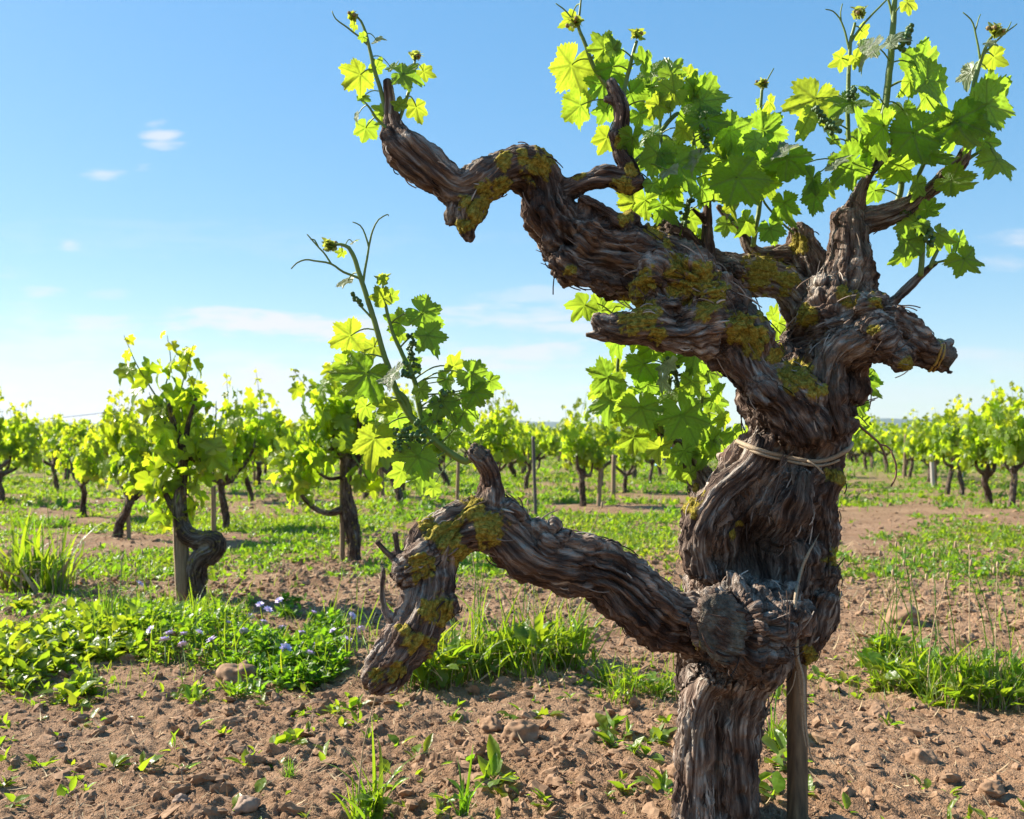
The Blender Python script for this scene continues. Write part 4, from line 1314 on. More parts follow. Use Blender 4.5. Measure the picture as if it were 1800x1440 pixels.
def generic(seed, style):
    """local branches and shoots of a goblet-pruned vine about one metre tall"""
    r_ = np.random.default_rng(seed)
    h0 = r_.uniform(.28, .40)
    lean = r_.normal(0, .05, 2)
    r0 = r_.uniform(.024, .036)
    top = np.array((lean[0], lean[1], h0))
    br = [np.array([(0, 0, -.06, r0 * 1.25), (0, 0, 0, r0 * 1.15), (lean[0] * .2 + r_.normal(0, .015), lean[1] * .2, h0 * .35, r0), (lean[0] * .8 + r_.normal(0, .02), lean[1] * .7, h0 * .72, r0 * .95), (*top, r0 * 1.2)])]
    sh = []
    na = int(r_.integers(4, 6))
    a0 = r_.uniform(0, 6)
    for k in range(na):
        a = a0 + k * 2 * PI / na + r_.normal(0, .3)
        R = r_.uniform(.12, .26) if style != 1 else r_.uniform(.06, .16)
        z1 = h0 + r_.uniform(.05, .22)
        dx, dy = math.cos(a), math.sin(a)
        e = np.array((top[0] + dx * R, top[1] + dy * R, z1))
        mid = top * .5 + e * .5 + np.array((dx * .04, dy * .04, -.03 + r_.normal(0, .02)))
        br.append(np.array([(*(top - (0, 0, .03)), r0 * .75), (*mid, r0 * .55), (*e, r0 * .45), (*(e + (dx * .01, dy * .01, .05)), r0 * .4)]))
        for _ in range(int(r_.integers(3, 5))):
            H = r_.uniform(.66, 1.12) if style != 2 else r_.uniform(.60, .98)
            sp_ = r_.normal(0, .085, 2)
            p2 = np.array((e[0] * 1.15 + sp_[0] + dx * .05, e[1] * 1.15 + sp_[1] + dy * .05, H))
            pm = e * .5 + p2 * .5 + np.array((dx * .05, dy * .05, r_.normal(0, .03)))
            sh.append([e + (0, 0, .03), pm, p2])
        if r_.random() < .7:          # a drooping side shoot
            sh.append([e, e + np.array((dx * .12, dy * .12, .03)), e + np.array((dx * .2, dy * .2, -.10))])
    return br, sh


# the single tall vine standing among the weeds, with its lumpy elbow
d = GD(1062)
lA = GP(343, 1062)
brA = [pxb([(350, 1085, 16.0, d), (346, 1055, 15.2), (345, 1015, 15.2), (352, 985, 17.6), (376, 965, 16.0), (378, 948, 14.4), (350, 950, 15.2), (325, 935, 15.2), (315, 900, 12.0), (318, 860, 9.6), (322, 820, 8.0), (318, 780, 6.4), (305, 745, 5.6), (296, 710, 4.0)]),
       pxb([(365, 985, 16.0, d), (385, 962, 12.8), (382, 945, 9.6)]),
       pxb([(320, 850, 8.0, d), (322, 800, 6.4), (345, 808, 6.4), (368, 800, 4.8)]), pxb([(322, 830, 6.4, d), (326, 790, 5.6), (330, 750, 4.8), (345, 700, 3.2)]),
       pxb([(312, 905, 8.0, d), (296, 880, 5.6), (285, 850, 4.0)])]


def pts(*l, d=d):
    r_ = np.random.default_rng(int(abs(l[0][0] * 7 + l[-1][1])))
    return [P(x, y, d + r_.uniform(-.09, .09)) for x, y in l]


shA = [pts((300, 740), (270, 690), (240, 640), (218, 590)), pts((305, 740), (290, 690), (300, 640), (294, 590)), pts((320, 740), (318, 690), (330, 640), (340, 607)), pts((310, 770), (280, 730), (262, 690)), pts((345, 720), (340, 680), (330, 655)),
       pts((318, 830), (280, 800), (262, 770)), pts((315, 840), (275, 850), (255, 870)), pts((320, 860), (340, 880), (350, 895)), pts((300, 880), (290, 905), (300, 918)), pts((365, 800), (378, 760), (380, 705)), pts((340, 808), (355, 780), (352, 735)), pts((320, 800), (300, 770), (290, 740)),
       pts((366, 802), (385, 790), (390, 760)), pts((300, 850), (275, 820), (255, 800)), pts((315, 870), (310, 890), (320, 910)), pts((315, 820), (300, 830), (275, 875)), pts((330, 780), (350, 790), (362, 830)), pts((360, 800), (372, 810), (378, 840)), pts((290, 720), (262, 715), (258, 760)), pts((318, 780), (330, 820), (335, 860))]
plant("grape_vine", "tall narrow bush vine in full leaf above a lumpy elbowed trunk, behind the flowering weeds", "grape vine", tuple(lA), brA, shA, 21, .0045, .030, .074, fork=1)
stake("stake", GP(322, 1062) + (.0, .02, -.1), P(316, 905, d + .02), .029, M_STAKE, "thick pale wooden stake leaning against the lumpy elbowed vine", jag=False)

# the vine with a crooked arm held out low on one side
d = GD(984)
lB = GP(622, 984)
brB = [pxb([(628, 1005, 12.4, d), (622, 980, 11.2), (622, 940, 11.8), (615, 905, 12.4), (610, 870, 8.7), (610, 830, 8.7), (612, 800, 7.4)]), pxb([(606, 895, 8.1, d), (575, 902, 5.0), (548, 890, 4.3), (530, 870, 3.7), (522, 850, 3.1)]),
       pxb([(612, 815, 7.4, d), (600, 800, 5.0), (588, 780, 4.3), (590, 750, 3.1)]), pxb([(614, 830, 7.4, d), (628, 810, 5.6), (632, 770, 5.0), (630, 720, 3.1)]), pxb([(606, 838, 3.7, d), (580, 842, 3.1), (560, 832, 2.5)]), pxb([(588, 785, 3.7, d), (560, 808, 3.1), (540, 800, 2.5)])]


def ptb(*l):
    return pts(*l, d=GD(984))


shB = [ptb((590, 750), (560, 710), (530, 670), (515, 650)), ptb((592, 750), (585, 710), (580, 660), (588, 630)), ptb((625, 740), (630, 700), (625, 650)), ptb((540, 800), (515, 770), (508, 740)), ptb((522, 850), (505, 825), (510, 790)), ptb((522, 852), (530, 835), (545, 810)), ptb((560, 832), (545, 810), (540, 780)), ptb((585, 780), (560, 760), (545, 730)),
       ptb((630, 760), (655, 730), (672, 700)), ptb((630, 790), (660, 780), (680, 760)), ptb((600, 770), (610, 740), (605, 700)), ptb((520, 850), (520, 870), (530, 885)), ptb((610, 810), (580, 800), (560, 780)), ptb((545, 800), (525, 800), (515, 830)), ptb((620, 800), (640, 830), (650, 850)), ptb((590, 760), (570, 740), (550, 750)), ptb((632, 740), (650, 760), (655, 800))]
plant("grape_vine", "leafy bush vine with a thin crooked arm held out low beside a slim orange-brown stake", "grape vine", tuple(lB), brB, shB, 22, .005, .042, .088, fork=2)
stake("stake", GP(600, 985) + (0, .03, -.08), P(601, 800, d + .06), .013, M_STAKE, "slim orange-brown stake beside the vine with the crooked low arm")

# prototypes for all other vines
PROTO = []
FAR_GROUP = "bush vines in the far rows"
FAR_LABEL = "small yellow-green bush vine on a short dark trunk in the far rows"
for k in range(7):
    br, sh = generic(300 + k, k % 3)
    PROTO.append(plant("grape_vine", FAR_LABEL, "grape vine", (0, 0, 0), br, sh, 400 + k, .009, .060, .098, FAR_GROUP, 2, .12))
USED = set()


def copy_vine(k, x, y, rz, s, label=None, group=FAR_GROUP):
    src = PROTO[k]
    if k in USED:
        o = src.copy()
        C.objects.link(o)
        for ch in src.children:
            c = ch.copy()
            C.objects.link(c)
            c.parent = o
    else:
        o = src
        USED.add(k)
    o.location = (x, y, seat(x, y) - .01)
    o.rotation_euler = (0, 0, rz)
    o.scale = (s * (.84 if label else 1.0), s * (.84 if label else 1.0), s)
    o["label"] = label or FAR_LABEL
    if group:
        o["group"] = group
    elif "group" in o:
        del o["group"]
    return o


NEARV = [
    (398, 930, 0, 1.0, 1.0, "dark-trunked bush vine standing just behind the tall narrow vine, one arm reaching sideways"),
    (206, 946, 1, .84, 2.2, "slim twin-trunked bush vine beside a tall grey stake, leaning tuft on top"),
    (148, 908, 2, .80, .3, "short bush vine with a blackish trunk and few low leaves near the grass clump"),
    (2, 890, 3, 1.02, 4.0, "bush vine cut by the photo's edge, above the coarse grass clump"),
    (1025, 892, 4, .96, .8, "stocky bush vine with a stout forked black trunk just beyond the iron rod"),
    (925, 862, 5, .95, 2.9, "bush vine with a curved bare trunk just beyond the thin iron rod"),
    (1098, 868, 6, .80, 1.5, "short stump-like bush vine beyond the old vine's hanging foliage"),
    (1142, 850, 0, .95, 3.5, "bush vine carrying a scrap of blue plastic in its leaves"),
    (705, 892, 1, 1.0, 5.1, "bush vine half hidden behind the young shoot of the low arm"),
    (868, 878, 3, 1.08, 1.1, "tall bush vine whose top shoots rise just beside the low arm's upright spur"),
    (1778, 894, 4, 1.05, 2.6, "broad thick-trunked bush vine at the near end of the receding row"),
    (1738, 886, 1, .98, .2, "bush vine on a bundle of thin stems, second in the receding row"),
    (1690, 868, 3, 1.06, 3.1, "bush vine with a leaning trunk and tall leafy top, third in the receding row"),
    (1664, 868, 2, .95, 1.9, "low bush vine with a straight grey trunk, fourth in the receding row"),
    (100, 862, 5, .95, 2.0, "bush vine in the second line beyond the grass clump, trunk in three leaning stems"),
    (442, 880, 2, .95, 5.4, "rounded bush vine between the tall narrow vine and the crooked-armed vine"),
]
occ = []
for (px, py, k, s, rz, lab) in NEARV:
    y = GD(py)
    x = (px - CX) / F * y
    copy_vine(k, x, y, rz, s, lab, None)
    occ.append((x, y))
occ += [(float(lA[0]), float(lA[1])), (float(lB[0]), float(lB[1]))]
rowA = math.radians(15)
e1 = np.array((math.sin(rowA), math.cos(rowA)))
e2 = np.array((math.cos(rowA), -math.sin(rowA)))
org = np.array((4.45, 8.9))
vr = np.random.default_rng(55)
far = []
for i in range(-40, 10):
    for j in range(-5, 48):
        p = org + e2 * 2.05 * i + e1 * 1.4 * j + vr.normal(0, .12, 2)
        if p[1] < 9.6 or p[1] > 46 or abs(p[0] / p[1]) > .60 or vr.random() < .06:
            continue
        if any(math.hypot(p[0] - a, p[1] - b) < 1.1 for a, b in occ):
            continue
        far.append((float(np.hypot(*p)), p))
far.sort(key=lambda e: e[0])
STK = None
sr = np.random.default_rng(77)
for n_, (dd, p) in enumerate(far[:268]):
    copy_vine(int(vr.integers(0, 7)), p[0], p[1], vr.uniform(0, 6.28), vr.uniform(.86, 1.10))
    if sr.random() < .62 and dd < 24:
        x, y = p[0] + sr.normal(0, .09), p[1] + sr.normal(0, .06)
        if STK is None:
            STK = stake("stake", (0, 0, -.1), (.015, .01, .62), .018, M_STAKE, "plain wooden stake beside a bush vine in the far rows", "stake", "wooden stakes in the far rows", jag=False)
            o = STK
        else:
            o = STK.copy()
            C.objects.link(o)
        o.location = (x, y, seat(x, y))
        o.rotation_euler = (sr.normal(0, .05), sr.normal(0, .05), sr.uniform(0, 6))
        hs_ = sr.uniform(.8, 1.3)
        o.scale = (1, 1, hs_)
# the rest of the vineyard, one mass
mb = MB()
fr_ = np.random.default_rng(8)
O, S_ = [], []
for i in range(-90, 70):
    for j in range(12, 130):
        p = org + e2 * 2.05 * i + e1 * 1.4 * j + fr_.normal(0, .13, 2)
        dd = float(np.hypot(*p))
        if dd <= far[min(267, len(far) - 1)][0] or p[1] < 20 or p[1] > 110 or abs(p[0] / p[1]) > .62:
            continue
        n_ = 26 if p[1] < 70 else 14
        O.append(np.stack([p[0] + fr_.normal(0, .22, n_), p[1] + fr_.normal(0, .22, n_), fr_.uniform(.34, .98, n_)], -1))
        S_.append(np.full(n_, .16 if p[1] < 70 else .24))
O = np.concatenate(O)
S_ = np.concatenate(S_)
X, Y, Z = axes(fr_.normal(0, 1, O.shape) + (0, -.3, .5), fr_.normal(0, .5, O.shape) + (0, 0, -.8))
scatter(mb, leaf_template(10, 1, 900, teeth=.3), O, X, Y, Z, S_ / 1.35 * fr_.uniform(.7, 1.2, len(O)), young=np.clip(fr_.normal(.3, .25, len(O)), 0, 1), pale=0)
tag(mb.build("vineyard_rows", M_FIELD), kind="stuff")

# stakes, rods, wire and the blue scrap that can be told apart
stake("stake", GP(227, 946) + (0, 0, -.08), P(222, 770, GD(946)), .014, M_STAKE, "tall grey wooden stake touching the slim twin-trunked vine", jag=False)
stake("stake", GP(376, 933) + (0, 0, -.08), P(375, 855, GD(933)), .017, M_STAKE, "pale wooden stake in the gap between the tall narrow vine and the dark-trunked vine")
stake("stake", GP(803, 882) + (0, 0, -.08), P(806, 800, GD(882)), .017, M_STAKE, "grey wooden stake showing under the young shoot of the low arm")
stake("stake", GP(664, 872) + (0, 0, -.08), P(661, 790, GD(872)), .018, M_DSTAKE, "dark stake of the pair beside the crooked-armed vine, the thinner one")
stake("stake", GP(672, 874) + (0, 0, -.08), P(669, 795, GD(874)), .024, M_STAKE, "grey stake of the pair beside the crooked-armed vine, the thicker one")
stake("stake", GP(1051, 892) + (0, 0, -.08), P(1057, 810, GD(892)), .019, M_STAKE, "grey stake leaning just beside the stocky fork-trunked vine")
stake("stake", GP(1077, 878) + (0, 0, -.08), P(1079, 800, GD(878)), .022, M_STAKE, "weathered stake between the stocky fork-trunked vine and the stump-like vine")
stake("stake", GP(1640, 858) + (0, 0, -.08), P(1637, 800, GD(858)), .022, simple("bleached_stake", (.50, .46, .40), .8, (.34, .30, .25), .2, 1, (100, 100, 9)), "bleached whitish stake between vines of the receding row")
stake("iron_rod", GP(942, 911) + (0, 0, -.08), P(937, 767, GD(911)), .0125, M_IRON, "thin dark iron rod standing alone in the grass under the bare high arm", "iron rod", jag=False)
stake("iron_post", np.array(P(157, 838, 16)), P(157, 739, 16), .018, M_IRON, "thin dark iron post rising above the leaves behind the twin-trunked vine", "iron post", jag=False)
stake("metal_post", np.array(P(1690, 838, 11.8)), P(1689, 746, 11.8), .017, simple("galvanised_steel", (.42, .46, .50), .45, (.30, .33, .36), .5, 30), "grey galvanised post sticking up among the leaves of the receding row", "metal post", jag=False)
stake("wire_post", np.array(P(204, 800, 38)), P(204, 722, 38), .05, M_IRON, "far dark post that carries the thin overhead wire", "post", jag=False)
mb = MB()
a, b = P(204, 723, 38), P(-420, 741, 38)
t = np.linspace(0, 1, 40)[:, None]
tube(mb, a * (1 - t) + b * t + np.array((0, 0, -.35)) * (4 * t * (1 - t)), .012, 5)
tag(mb.build("overhead_wire", M_IRON), "thin dark overhead wire running low across the sky above the far vines", "wire")
mb = MB()
c = P(1167, 800, 9.6)
gx, gz = np.meshgrid(np.linspace(-1, 1, 9), np.linspace(-1, 1, 9), indexing="ij")
gx, gz = gx.ravel(), gz.ravel()
sh_ = np.stack([gx * .05 + gz * .035, .03 * np.sin(gx * 4 + gz) + .02 * np.sin(gz * 7), gz * .075 + gx * .03], -1)
i, j = np.meshgrid(np.arange(8), np.arange(8), indexing="ij")
mb.add(c + sh_, np.stack([i * 9 + j, (i + 1) * 9 + j, (i + 1) * 9 + j + 1, i * 9 + j + 1], -1).reshape(-1, 4))
tag(mb.build("plastic_scrap", M_BLUE), "crumpled scrap of bright blue plastic caught in a bush vine", "plastic scrap")

# ------------------------------------------------------------------ ground cover, grass, clods
def oval(wd, cup, n=4):
    y = np.linspace(0, 1, n)
    w = wd * np.sin(PI * np.clip(y * .92 + .06, 0, 1)) ** .8
    V = np.stack([np.stack([-w, y, cup * w * 1.2 - .25 * y * y], -1), np.stack([0 * w, y, -.25 * y * y], -1), np.stack([w, y, cup * w * 1.2 - .25 * y * y], -1)], 1).reshape(-1, 3)
    i, j = np.meshgrid(np.arange(n - 1), np.arange(2), indexing="ij")
    q = np.stack([i * 3 + j, i * 3 + j + 1, (i + 1) * 3 + j + 1, (i + 1) * 3 + j], -1).reshape(-1, 4)
    return V, q, None


def blade(wd, bend, n=6, pw=2.0):
    y = np.linspace(0, 1, n)
    w = wd * (1 - y ** 2) + .001
    z = bend * y ** pw
    yy_ = y - .45 * abs(bend) * y ** 3
    V = np.stack([np.stack([-w, yy_, z + .3 * w], -1), np.stack([0 * w, yy_, z], -1), np.stack([w, yy_, z + .3 * w], -1)], 1).reshape(-1, 3)
    i, j = np.meshgrid(np.arange(n - 1), np.arange(2), indexing="ij")
    q = np.stack([i * 3 + j, i * 3 + j + 1, (i + 1) * 3 + j + 1, (i + 1) * 3 + j], -1).reshape(-1, 4)
    return V, q, None


OV = [oval(.22, .5), oval(.30, .3), oval(.16, .7), oval(.36, .2)]
BL = [blade(.020, .05), blade(.018, .25), blade(.022, .5), blade(.015, .8), blade(.028, .35)]
FERN = [leaf_template(16, 1, 950 + k, teeth=2.0, sinus=1.8) for k in range(2)]


def rosettes(mb, pos, size, kmin, kmax, r_, young=.25, tmpl=OV, up=(.2, 1.1), mi=0, ysd=.15):
    n = len(pos)
    k = r_.integers(kmin, kmax + 1, n)
    idx = np.repeat(np.arange(n), k)
    a = r_.uniform(0, 2 * PI, len(idx))
    ph = r_.uniform(*up, len(idx))
    Y = np.stack([np.cos(a) * np.cos(ph), np.sin(a) * np.cos(ph), np.sin(ph)], -1)
    Zr = np.stack([-np.cos(a) * np.sin(ph), -np.sin(a) * np.sin(ph), np.cos(ph)], -1) + r_.normal(0, .35, (len(idx), 3))
    X, Y, Z = axes(Zr, Y)
    s = np.broadcast_to(size, (n,))[idx] * r_.uniform(.55, 1.25, len(idx))
    o = pos[idx] + Y * (s * r_.uniform(0, .5, len(idx)))[:, None] + r_.normal(0, .15, (len(idx), 3)) * s[:, None] * np.array((1, 1, .3))
    yg = np.clip(np.broadcast_to(young, (n,))[idx] + r_.normal(0, ysd, len(idx)), 0, 1)
    w = r_.integers(0, len(tmpl), len(idx))
    for t in range(len(tmpl)):
        i = w == t
        if i.any():
            T = tmpl[t]
            if len(T) == 4:
                T = (T[0] * .62, T[1], T[2], T[3])
            scatter(mb, T, o[i], X[i], Y[i], Z[i], s[i], young=yg[i], pale=0, mi=mi)


def grass(mb, pos, h, r_, lean=.3, young=.25, mi=0, wide=1.0, ysd=.18):
    n = len(pos)
    a = r_.uniform(0, 2 * PI, n)
    l = np.abs(r_.normal(0, lean, n))
    Y = unit(np.stack([np.cos(a) * l, np.sin(a) * l, np.ones(n)], -1))
    Z0 = np.stack([np.cos(a), np.sin(a), np.zeros(n)], -1)
    tw = r_.normal(0, .8, n)
    Z0 = Z0 * np.cos(tw)[:, None] + np.stack([-np.sin(a), np.cos(a), 0 * a], -1) * np.sin(tw)[:, None]
    X, Y, Z = axes(Z0, Y)
    hh = np.broadcast_to(h, (n,)) * (.28 + .95 * r_.beta(1.3, 1.8, n))
    yg = np.clip(np.broadcast_to(young, (n,)) + r_.normal(0, ysd, n), 0, 1)
    w = r_.integers(0, len(BL), n)
    for t in range(len(BL)):
        i = w == t
        if i.any():
            V, q, _ = BL[t]
            V = V * np.array((wide, 1, 1))
            scatter(mb, (V, q, None), pos[i], X[i], Y[i], Z[i], hh[i], young=yg[i], pale=0, mi=mi)


def on_ground(x, y, dz=-.003):
    return np.stack([x, y, hfun(x, y) + dz], -1)


def pxmask(x, y, lst):
    px, py = CX + x / y * F, HY + CAMH / y * F
    m = np.zeros_like(x)
    for (a, b, rx, ry) in lst:
        m = np.maximum(m, 1 - np.hypot((px - a) / rx, (py - b) / ry))
    return m


gr = np.random.default_rng(99)


def wedge(n, d0, d1, power=2.0):
    """random ground points seen between two distances"""
    u = gr.uniform(0, 1, n)
    y = (d0 ** power + u * (d1 ** power - d0 ** power)) ** (1 / power)
    x = y * gr.uniform(-.57, .57, n)
    return x, y


def patch(x, y, s, o):
    return fbm(np.stack([x * s + o, y * s * .8 - o, np.full_like(x, o)], -1), 3)


# sward and small weeds between the rows
cover = MB()
for (n, d0, d1, thr, size, pw) in ((8000, 2.25, 4.3, .14, .017, 1.6), (24000, 4.3, 8.0, .00, .026, 1.6), (18000, 8.0, 17, -.06, .042, 1.5), (9000, 17, 42, -.2, .085, 1.3)):
    x, y = wedge(n, d0, d1, pw)
    m = patch(x, y, .95, 5.5) + .5 * patch(x, y, 2.9, 15.5) + .15 * gr.normal(0, 1, n)
    keep = (m > thr) & (pxmask(x, y, [(640, 1090, 200, 40), (1060, 1120, 120, 60)]) <= 0)
    x, y, m = x[keep], y[keep], m[keep]
    p = on_ground(x, y)
    yg = np.clip(.26 + .6 * patch(x, y, .8, 31) + .2 * patch(x, y, 3, 36), 0, .9)
    g = gr.random(len(x)) < .40
    rosettes(cover, p[~g], size * gr.uniform(.6, 1.4, (~g).sum()), 4, 8, gr, yg[~g])
    if g.any():
        pb_ = np.repeat(p[g], 5, 0) + gr.normal(0, size * .8, (g.sum() * 5, 3)) * (1, 1, 0)
        grass(cover, pb_, size * gr.uniform(1.2, 2.8, len(pb_)), gr, .4, np.repeat(yg[g], 5), wide=1.3 if d1 < 5 else 1.9)
x, y = wedge(5200, 2.3, 4.6, 1.5)
k = patch(x, y, 1.5, 61) + .25 * gr.normal(0, 1, len(x)) > .10
p = on_ground(x[k], y[k])
grass(cover, p, gr.uniform(.02, .085, len(p)), gr, .5, .4, wide=.9)
# scattered seedlings on the bare strip
x, y = wedge(260, 1.5, 2.5, 2)
k = patch(x, y, 2.1, 71) > -.02
p = on_ground(x[k], y[k])
rosettes(cover, p, gr.uniform(.010, .030, len(p)), 3, 6, gr, .35)
for (px, py, s, n) in [(478, 1312, .040, 7), (265, 1345, .040, 6), (215, 1340, .03, 5), (345, 1345, .026, 5), (75, 1350, .026, 5), (440, 1352, .030, 6), (870, 1385, .048, 9), (735, 1330, .030, 8), (930, 1262, .035, 14), (1085, 1300, .040, 10), (1060, 1325, .045, 10), (1110, 1345, .040, 9), (1150, 1310, .040, 10), (1165, 1280, .035, 8),
                       (1135, 1385, .04, 6), (1100, 1390, .035, 7), (790, 1265, .022, 8), (330, 1225, .03, 10), (365, 1215, .03, 9), (140, 1270, .022, 6), (1480, 1200, .03, 8), (1500, 1215, .025, 6), (1445, 1200, .03, 9), (1370, 1300, .045, 9), (1360, 1350, .05, 9), (1355, 1400, .04, 8), (1565, 1280, .025, 5), (720, 1250, .02, 8), (625, 1245, .03, 8), (65, 1235, .015, 6), (590, 1330, .03, 6), (965, 1425, .03, 7), (620, 1250, .03, 8)]:
    q = GP(px, py, -.003)
    pp = np.repeat(q[None], max(1, n // 4), 0) + gr.normal(0, .018, (max(1, n // 4), 3)) * (1, 1, 0)
    rosettes(cover, pp, s, 4, 7, gr, .4, OV + FERN if s > .03 else OV)
# the weed bed
x, y = wedge(30000, 2.3, 3.6, 2)
m = pxmask(x, y, WEEDS) + .22 * patch(x, y, 6, 3)
k = m > .06
x, y, m = x[k], y[k], m[k]
p = on_ground(x, y)
px = CX + x / y * F
hh = .015 + (.045 + .035 * (px > 240)) * np.clip(m * 1.6, 0, 1) * (.7 + .5 * patch(x, y, 5, 12))
p[:, 2] += np.maximum(0, hh) * gr.random(len(x)) ** .6
yl = np.clip(.58 - px / 900 + .3 * patch(x, y, 4, 44), 0, .8)
left = (px < 250)
n1 = gr.random(len(x)) < .42
rosettes(cover, p[left & n1], gr.uniform(.020, .040, (left & n1).sum()), 3, 5, gr, yl[left & n1], [OV[1], OV[3]], (.0, 1.2))
mid_ = (~left) & (px < 600) & n1
rosettes(cover, p[mid_], gr.uniform(.012, .026, mid_.sum()), 4, 7, gr, yl[mid_], OV, (.1, 1.3))
fe = (px > 440) & (px < 600) & ~n1 & (gr.random(len(x)) < .6)
rosettes(cover, p[fe], gr.uniform(.014, .026, fe.sum()), 4, 6, gr, .05, FERN, (.2, 1.3))
gm = (px > 150) & (gr.random(len(x)) < .10)
grass(cover, p[gm], gr.uniform(.06, .17, gm.sum()), gr, .4, .4, wide=.6)
tag(cover.build("ground_cover", M_WEED), kind="stuff")

# dead straw, dry stalks and chips lying about
straw = MB()
x, y = wedge(15000, 1.45, 6.5, .9)
k = patch(x, y, 2.4, 91) + .3 * gr.normal(0, 1, len(x)) > -.2
x, y = x[k], y[k]
n = len(x)
a = gr.uniform(0, 2 * PI, n)
Y = unit(np.stack([np.cos(a), np.sin(a), gr.normal(.05, .12, n)], -1))
X, Y, Z = axes(gr.normal(0, .35, (n, 3)) + (0, 0, 1), Y)
w = gr.integers(0, 5, n)
L = gr.uniform(.008, .05, n)  * np.clip(y / 2.2, .8, 1.8)
p = on_ground(x, y, .003)
for t in range(5):
    i = w == t
    V, q, _ = BL[t]
    scatter(straw, (V * (1.3, 1, .5), q, None), p[i], X[i], Y[i], Z[i], L[i])
tag(straw.build("dry_straw", M_STRAW), kind="stuff")


def rock(seed, nu=10, nv=7, amp=.38):
    mb = MB()
    ball(mb, (0, 0, 0), 1, nu, nv)
    V = mb.v[0].astype(float)
    V *= (1 + amp * 1.3 * noise3(V * 1.1 + seed * 7) + amp * noise3(V * 2.6 + seed * 3))[:, None]
    V *= np.array((1, .8, .68))
    return V, mb.f[4][0], mb.f[3][0]


ROCK = [(lambda r, e: (r[0] * e, r[1], r[2]))(rock(k, amp=.62), np.array((1, (.5, .9, .7)[k % 3], (.9, .4, .65)[k % 3]))) for k in range(6)]
ROCKH = [rock(k, 34, 22, .42) for k in range(6)]
clods = MB()
x, y = wedge(42000, 1.42, 5.2, .6)
k = (patch(x, y, 3.1, 17) + .35 * gr.normal(0, 1, len(x)) > -.22)
x, y = x[k], y[k]
n = len(x)
s = .0021 * (gr.pareto(1.55, n) + 1) * np.clip(y / 1.9, .9, 2.2)
s = np.minimum(s, .021)
p = on_ground(x, y, 0)
p[:, 2] -= s * gr.uniform(-.3, .35, n)
X, Y, Z = axes(gr.normal(0, .5, (n, 3)) + (0, 0, 1), gr.normal(0, 1, (n, 3)))
w = gr.integers(0, 6, n)
for t in range(6):
    i = w == t
    scatter(clods, ROCK[t], p[i], X[i], Y[i], Z[i], s[i])
x, y = wedge(9000, 4.2, 14, 1.3)
n = len(x)
s = np.minimum(.006 * (gr.pareto(2.0, n) + 1), .03)
p = on_ground(x, y, 0)
X, Y, Z = axes(gr.normal(0, .5, (n, 3)) + (0, 0, 1), gr.normal(0, 1, (n, 3)))
w = gr.integers(0, 6, n)
for t in range(6):
    i = w == t
    scatter(clods, ROCK[t], p[i], X[i], Y[i], Z[i], s[i])
tag(clods.build("soil_clods", M_STONE, smooth=False), kind="stuff")

M_PEB = simple("pale_stone", (.36, .26, .19), .85, (.20, .135, .095), .25, 60)
STONES = [
    (115, 1214, 20, M_PEB, "smooth brown stone lying in front of the yellow-green weeds"),
    (434, 1424, 26, M_PEB, "rounded stone half sunk in bare soil, largest of the ploughed strip"),
    (104, 1312, 9, M_PEB, "small oval pebble alone on the bare soil below the yellow-green weeds"),
    (912, 1302, 32, M_STONE, "big crumbly clod of earth on the bare soil below the low arm"),
    (862, 1282, 22, M_STONE, "middling earth clod touching the big crumbly one"),
    (422, 1192, 34, M_STONE, "large earth clod wedged between the weeds and the ferny green clump"),
    (1586, 1100, 34, M_STONE, "angular earth clod standing behind the grass tuft beside the old trunk"),
    (1618, 1338, 24, M_STONE, "low earth clod casting a shadow on the reddish soil beyond the dark stake"),
    (1712, 1194, 26, M_STONE, "earth lump showing at the foot of the tall-stalked grass tuft"),
    (1193, 1368, 22, M_STONE, "earth clod pressed against the foot of the old trunk"),
    (318, 1412, 14, M_PEB, "sharp grey-brown stone in the ploughed soil"),
    (1050, 1282, 26, M_STONE, "flat-topped clod beside the small leafy weeds under the low arm"),
    (1544, 1242, 12, M_STONE, "dark nugget of soil in front of the tall-stalked grass tuft"),
    (246, 1398, 16, M_STONE, "knobbly clod in the ploughed soil, beside a bright seedling"),
    (580, 1404, 18, M_STONE, "split clod near the grass blades at the photo's bottom edge"),
    (1745, 1400, 22, M_STONE, "broad clod on the bare reddish soil near the photo's corner"),
]
for n_, (px, py, r, m, lab) in enumerate(STONES):
    q = GP(px, py)
    V, qd, t3 = ROCKH[n_ % 6]
    mb = MB()
    V = V * (1 + .10 * fbm(V * 4 + n_, 3))[:, None]
    an = n_ * 1.3
    Rm = np.array(((math.cos(an), -math.sin(an), 0), (math.sin(an), math.cos(an), 0), (0, 0, 1)))
    rr_ = r / F * q[1]
    mb.add((V @ Rm.T) * rr_ + (0, 0, rr_ * .22), qd, t3)
    o = mb.build("stone" if m is M_PEB else "earth_clod", m)
    o.location = tuple(q)
    tag(o, lab, "stone" if m is M_PEB else "clod")


